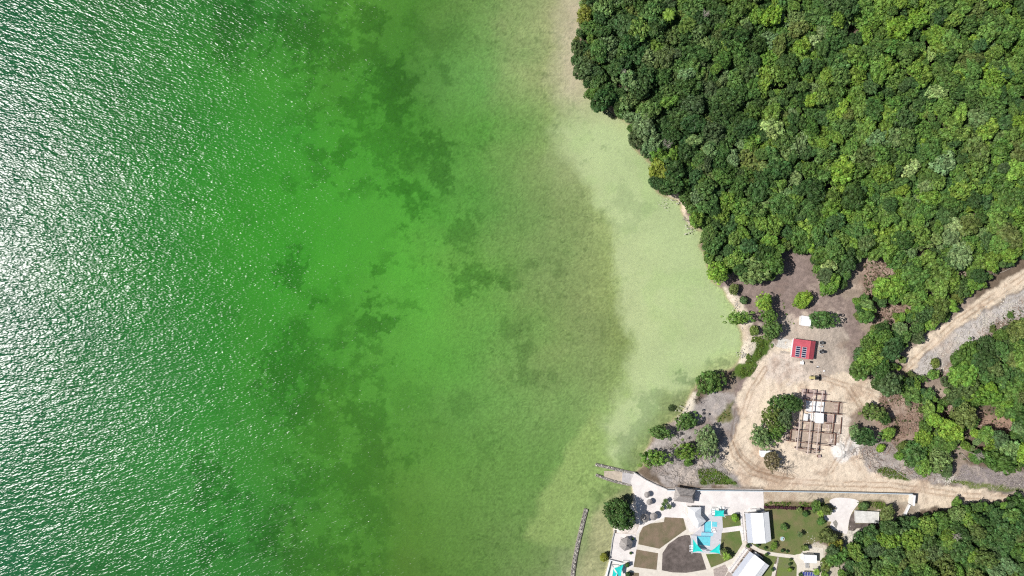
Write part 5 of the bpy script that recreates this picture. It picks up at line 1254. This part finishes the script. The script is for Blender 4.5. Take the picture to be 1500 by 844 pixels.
deadtree(1395, 782, 7, 'bleached dead tree in the middle of the lower wood', 6, M_dead)
for (x, y, r, t_, h_, lb) in [(1347, 556, 8, 'mid', 3.4, 'green bush left of the slim tree under the embankment'), (1335, 549, 6, 'olive', 2.6, 'olive bush closing off the end of the diagonal road'),
    (1385, 560, 8, 'dull', 3.2, 'dull bush at the foot of the round bright tree'), (1455, 482, 6, 'olive', 2.2, 'olive scrub on the brown bank above the right thicket'), (1480, 462, 5, 'mid', 2, 'small green scrub on the rim of the grey bank at the right'),
    (1352, 600, 7, 'olive', 2.6, 'olive scrub growing in the reddish brush pile'), (1330, 590, 5, 'greyish', 2, 'grey-green sprouts on the upper brush pile')]:
    tree(x, y, r, t_, lb, h_, LOOSE[0], cat='bush', name='bush')
def sticks(name, label, cat, regions, m, seed, lmin, lmax, r):
    rl = np.random.RandomState(seed); V = []; F = []
    for (poly, n) in regions:
        xs_ = [p[0] for p in poly]; ys_ = [p[1] for p in poly]; a = rl.uniform(min(xs_), max(xs_), n*2); c = rl.uniform(min(ys_), max(ys_), n*2); k = inside(a, c, poly); base = rl.uniform(-.5, 1.2)
        for x, y in list(zip(a[k], c[k]))[:n]:
            wx, wy = W(x, y); L_ = rl.uniform(lmin, lmax); an = base+rl.normal(0, .8); d = Vector((math.cos(an), math.sin(an), rl.uniform(-.12, .12)))*L_/2; s = Vector((-math.sin(an), math.cos(an), 0))*r*rl.uniform(.6, 1.6); q = Vector((wx, wy, G+rl.uniform(.1, .55))); k0 = len(V)
            V += [tuple(q-d-s), tuple(q-d+s), tuple(q+Vector((0, 0, r*1.6))-d*.9), tuple(q+d-s*.5), tuple(q+d+s*.5), tuple(q+Vector((0, 0, r*1.6))+d*.9)]
            F += [(k0, k0+3, k0+5, k0+2), (k0+1, k0+2, k0+5, k0+4), (k0, k0+2, k0+1), (k0+3, k0+4, k0+5)]
    me = bpy.data.meshes.new(name); me.from_pydata(V, [], F); me.update(); tag(link(name, me, m=m), label, cat, kind='stuff')
g1 = [(960,690),(950,665),(1000,640),(1060,660),(1075,690),(1050,708),(980,710)]; g2 = [(1240,660),(1290,642),(1350,655),(1395,695),(1385,704),(1290,698)]; g3 = [(1395,702),(1410,684),(1500,690),(1530,690),(1530,718),(1440,716)]
g4 = [(1340,545),(1355,522),(1440,458),(1500,425),(1530,410),(1530,440),(1460,475),(1385,535),(1350,552)]; g5 = [(1290,570),(1345,575),(1395,600),(1365,640),(1310,655),(1285,615)]; g6 = [(1400,600),(1440,612),(1500,630),(1500,645),(1440,625)]
g7 = [(1265,385),(1330,385),(1340,430),(1300,470),(1265,460)]; g8 = [(1440,480),(1500,440),(1500,470),(1440,505),(1400,520)]
sticks('grey_twigs', 'grey dead twigs strewn over the cleared banks', 'twigs', [(g1, 900), (g2, 900), (g3, 700), (g4, 900), (g8, 200)], M_dead, 5, .5, 1.8, .05)
sticks('brown_brush', 'reddish brown cut brush heaped between the trees', 'brush', [(g5, 1300), (g6, 350), (g7, 700), (g8, 300), (g2, 200)], M_brush, 6, .5, 2.2, .06)
def rubble(name, label, cat, spots, m, seed):
    rl = random.Random(seed); b = MB()
    for (x, y, sp, n, r) in spots:
        for k in range(n): b.rock(P(x+rl.gauss(0, sp), y+rl.gauss(0, sp), G+.08), rl.uniform(.5, 1.3)*r, rl)
    tag(b.build(name, m), label, cat, kind='stuff')
rubble('pale_rubble', 'loose pale stones scattered over beach, yard and banks', 'stones', [(1387,705,5,60,.25),(1393,700,4,40,.3),(1080,445,4,40,.2),(1104,500,6,50,.2),(1088,520,4,40,.2),(900,145,6,30,.2),(950,195,6,30,.25),(1000,600,5,40,.2),(985,290,5,40,.2),(1010,335,5,40,.2),
   (1160,690,30,80,.1),(1230,560,25,80,.12),(1120,560,25,80,.1),(1460,705,30,60,.2),(1385,530,9,90,.28),(1415,500,9,120,.28),(1445,472,9,120,.28),(1480,448,9,110,.28),(1365,540,8,50,.22),(1250,668,14,60,.15),(1300,575,14,50,.2),(1160,545,14,60,.12),(1205,550,12,80,.14),(1090,470,5,30,.2),(1210,545,8,40,.15),(1232,640,6,40,.2),(970,300,5,20,.15),(1060,585,10,40,.12),(1190,800,8,60,.2),(1240,795,8,50,.2)], M_pstone, 9)
def tufts(name, label, cat, regions, tint, seed, size):
    rl = np.random.RandomState(seed); C = []
    for (poly, n) in regions:
        xs_ = [p[0] for p in poly]; ys_ = [p[1] for p in poly]; a = rl.uniform(min(xs_), max(xs_), n*2); c = rl.uniform(min(ys_), max(ys_), n*2)
        k = inside(a, c, poly) & (fbm(a, c, 8, 3, 401) > .44); 
        for x, y in list(zip(a[k], c[k]))[:n]: C.append((*W(x, y), G+rl.uniform(.05, .45)))
    C = np.array(C); n = len(C); nn = rl.normal(0, .5, (n, 3)); nn[:, 2] += 1; nn /= np.linalg.norm(nn, axis=1)[:, None]
    V, va, hu = leaf_mesh(name, C, nn, size*rl.uniform(.5, 1.5, n), rl.uniform(.6, 1.4, n), .5+rl.normal(0, .015, n), rl)
    o = link(name, finish(name, V, va, hu)); o['tint'] = tint; tag(o, label, cat, kind='stuff')
tufts('ground_cover', 'low green growth spreading over bank and clearing edges', 'ground cover', [([(1102,494),(1128,492),(1132,508),(1112,530),(1100,550),(1080,554),(1092,525)], 1800), ([(1022,688),(1045,686),(1068,700),(1080,709),(1025,709)], 900), ([(1280,688),(1300,684),(1325,695),(1332,703),(1300,700)], 700),
   ([(1385,703),(1430,707),(1500,716),(1500,719),(1420,714)], 350), ([(1062,596),(1070,592),(1068,608),(1050,620)], 120), ([(1140,425),(1160,470),(1172,480),(1150,470)], 100), ([(1120,735),(1208,736),(1212,744),(1120,741)], 250),
   ([(1256,735),(1295,735),(1298,744),(1258,748)], 250)], (.11, .165, .03), 12, .42)
tufts('forest_undergrowth', 'low scrub in the gaps between forest trees', 'undergrowth', [(F1, 9000), (F2, 3000), (F3, 3500), (g5, 500), (g7, 500), (g8, 400)], (.06, .085, .025), 13, .55)
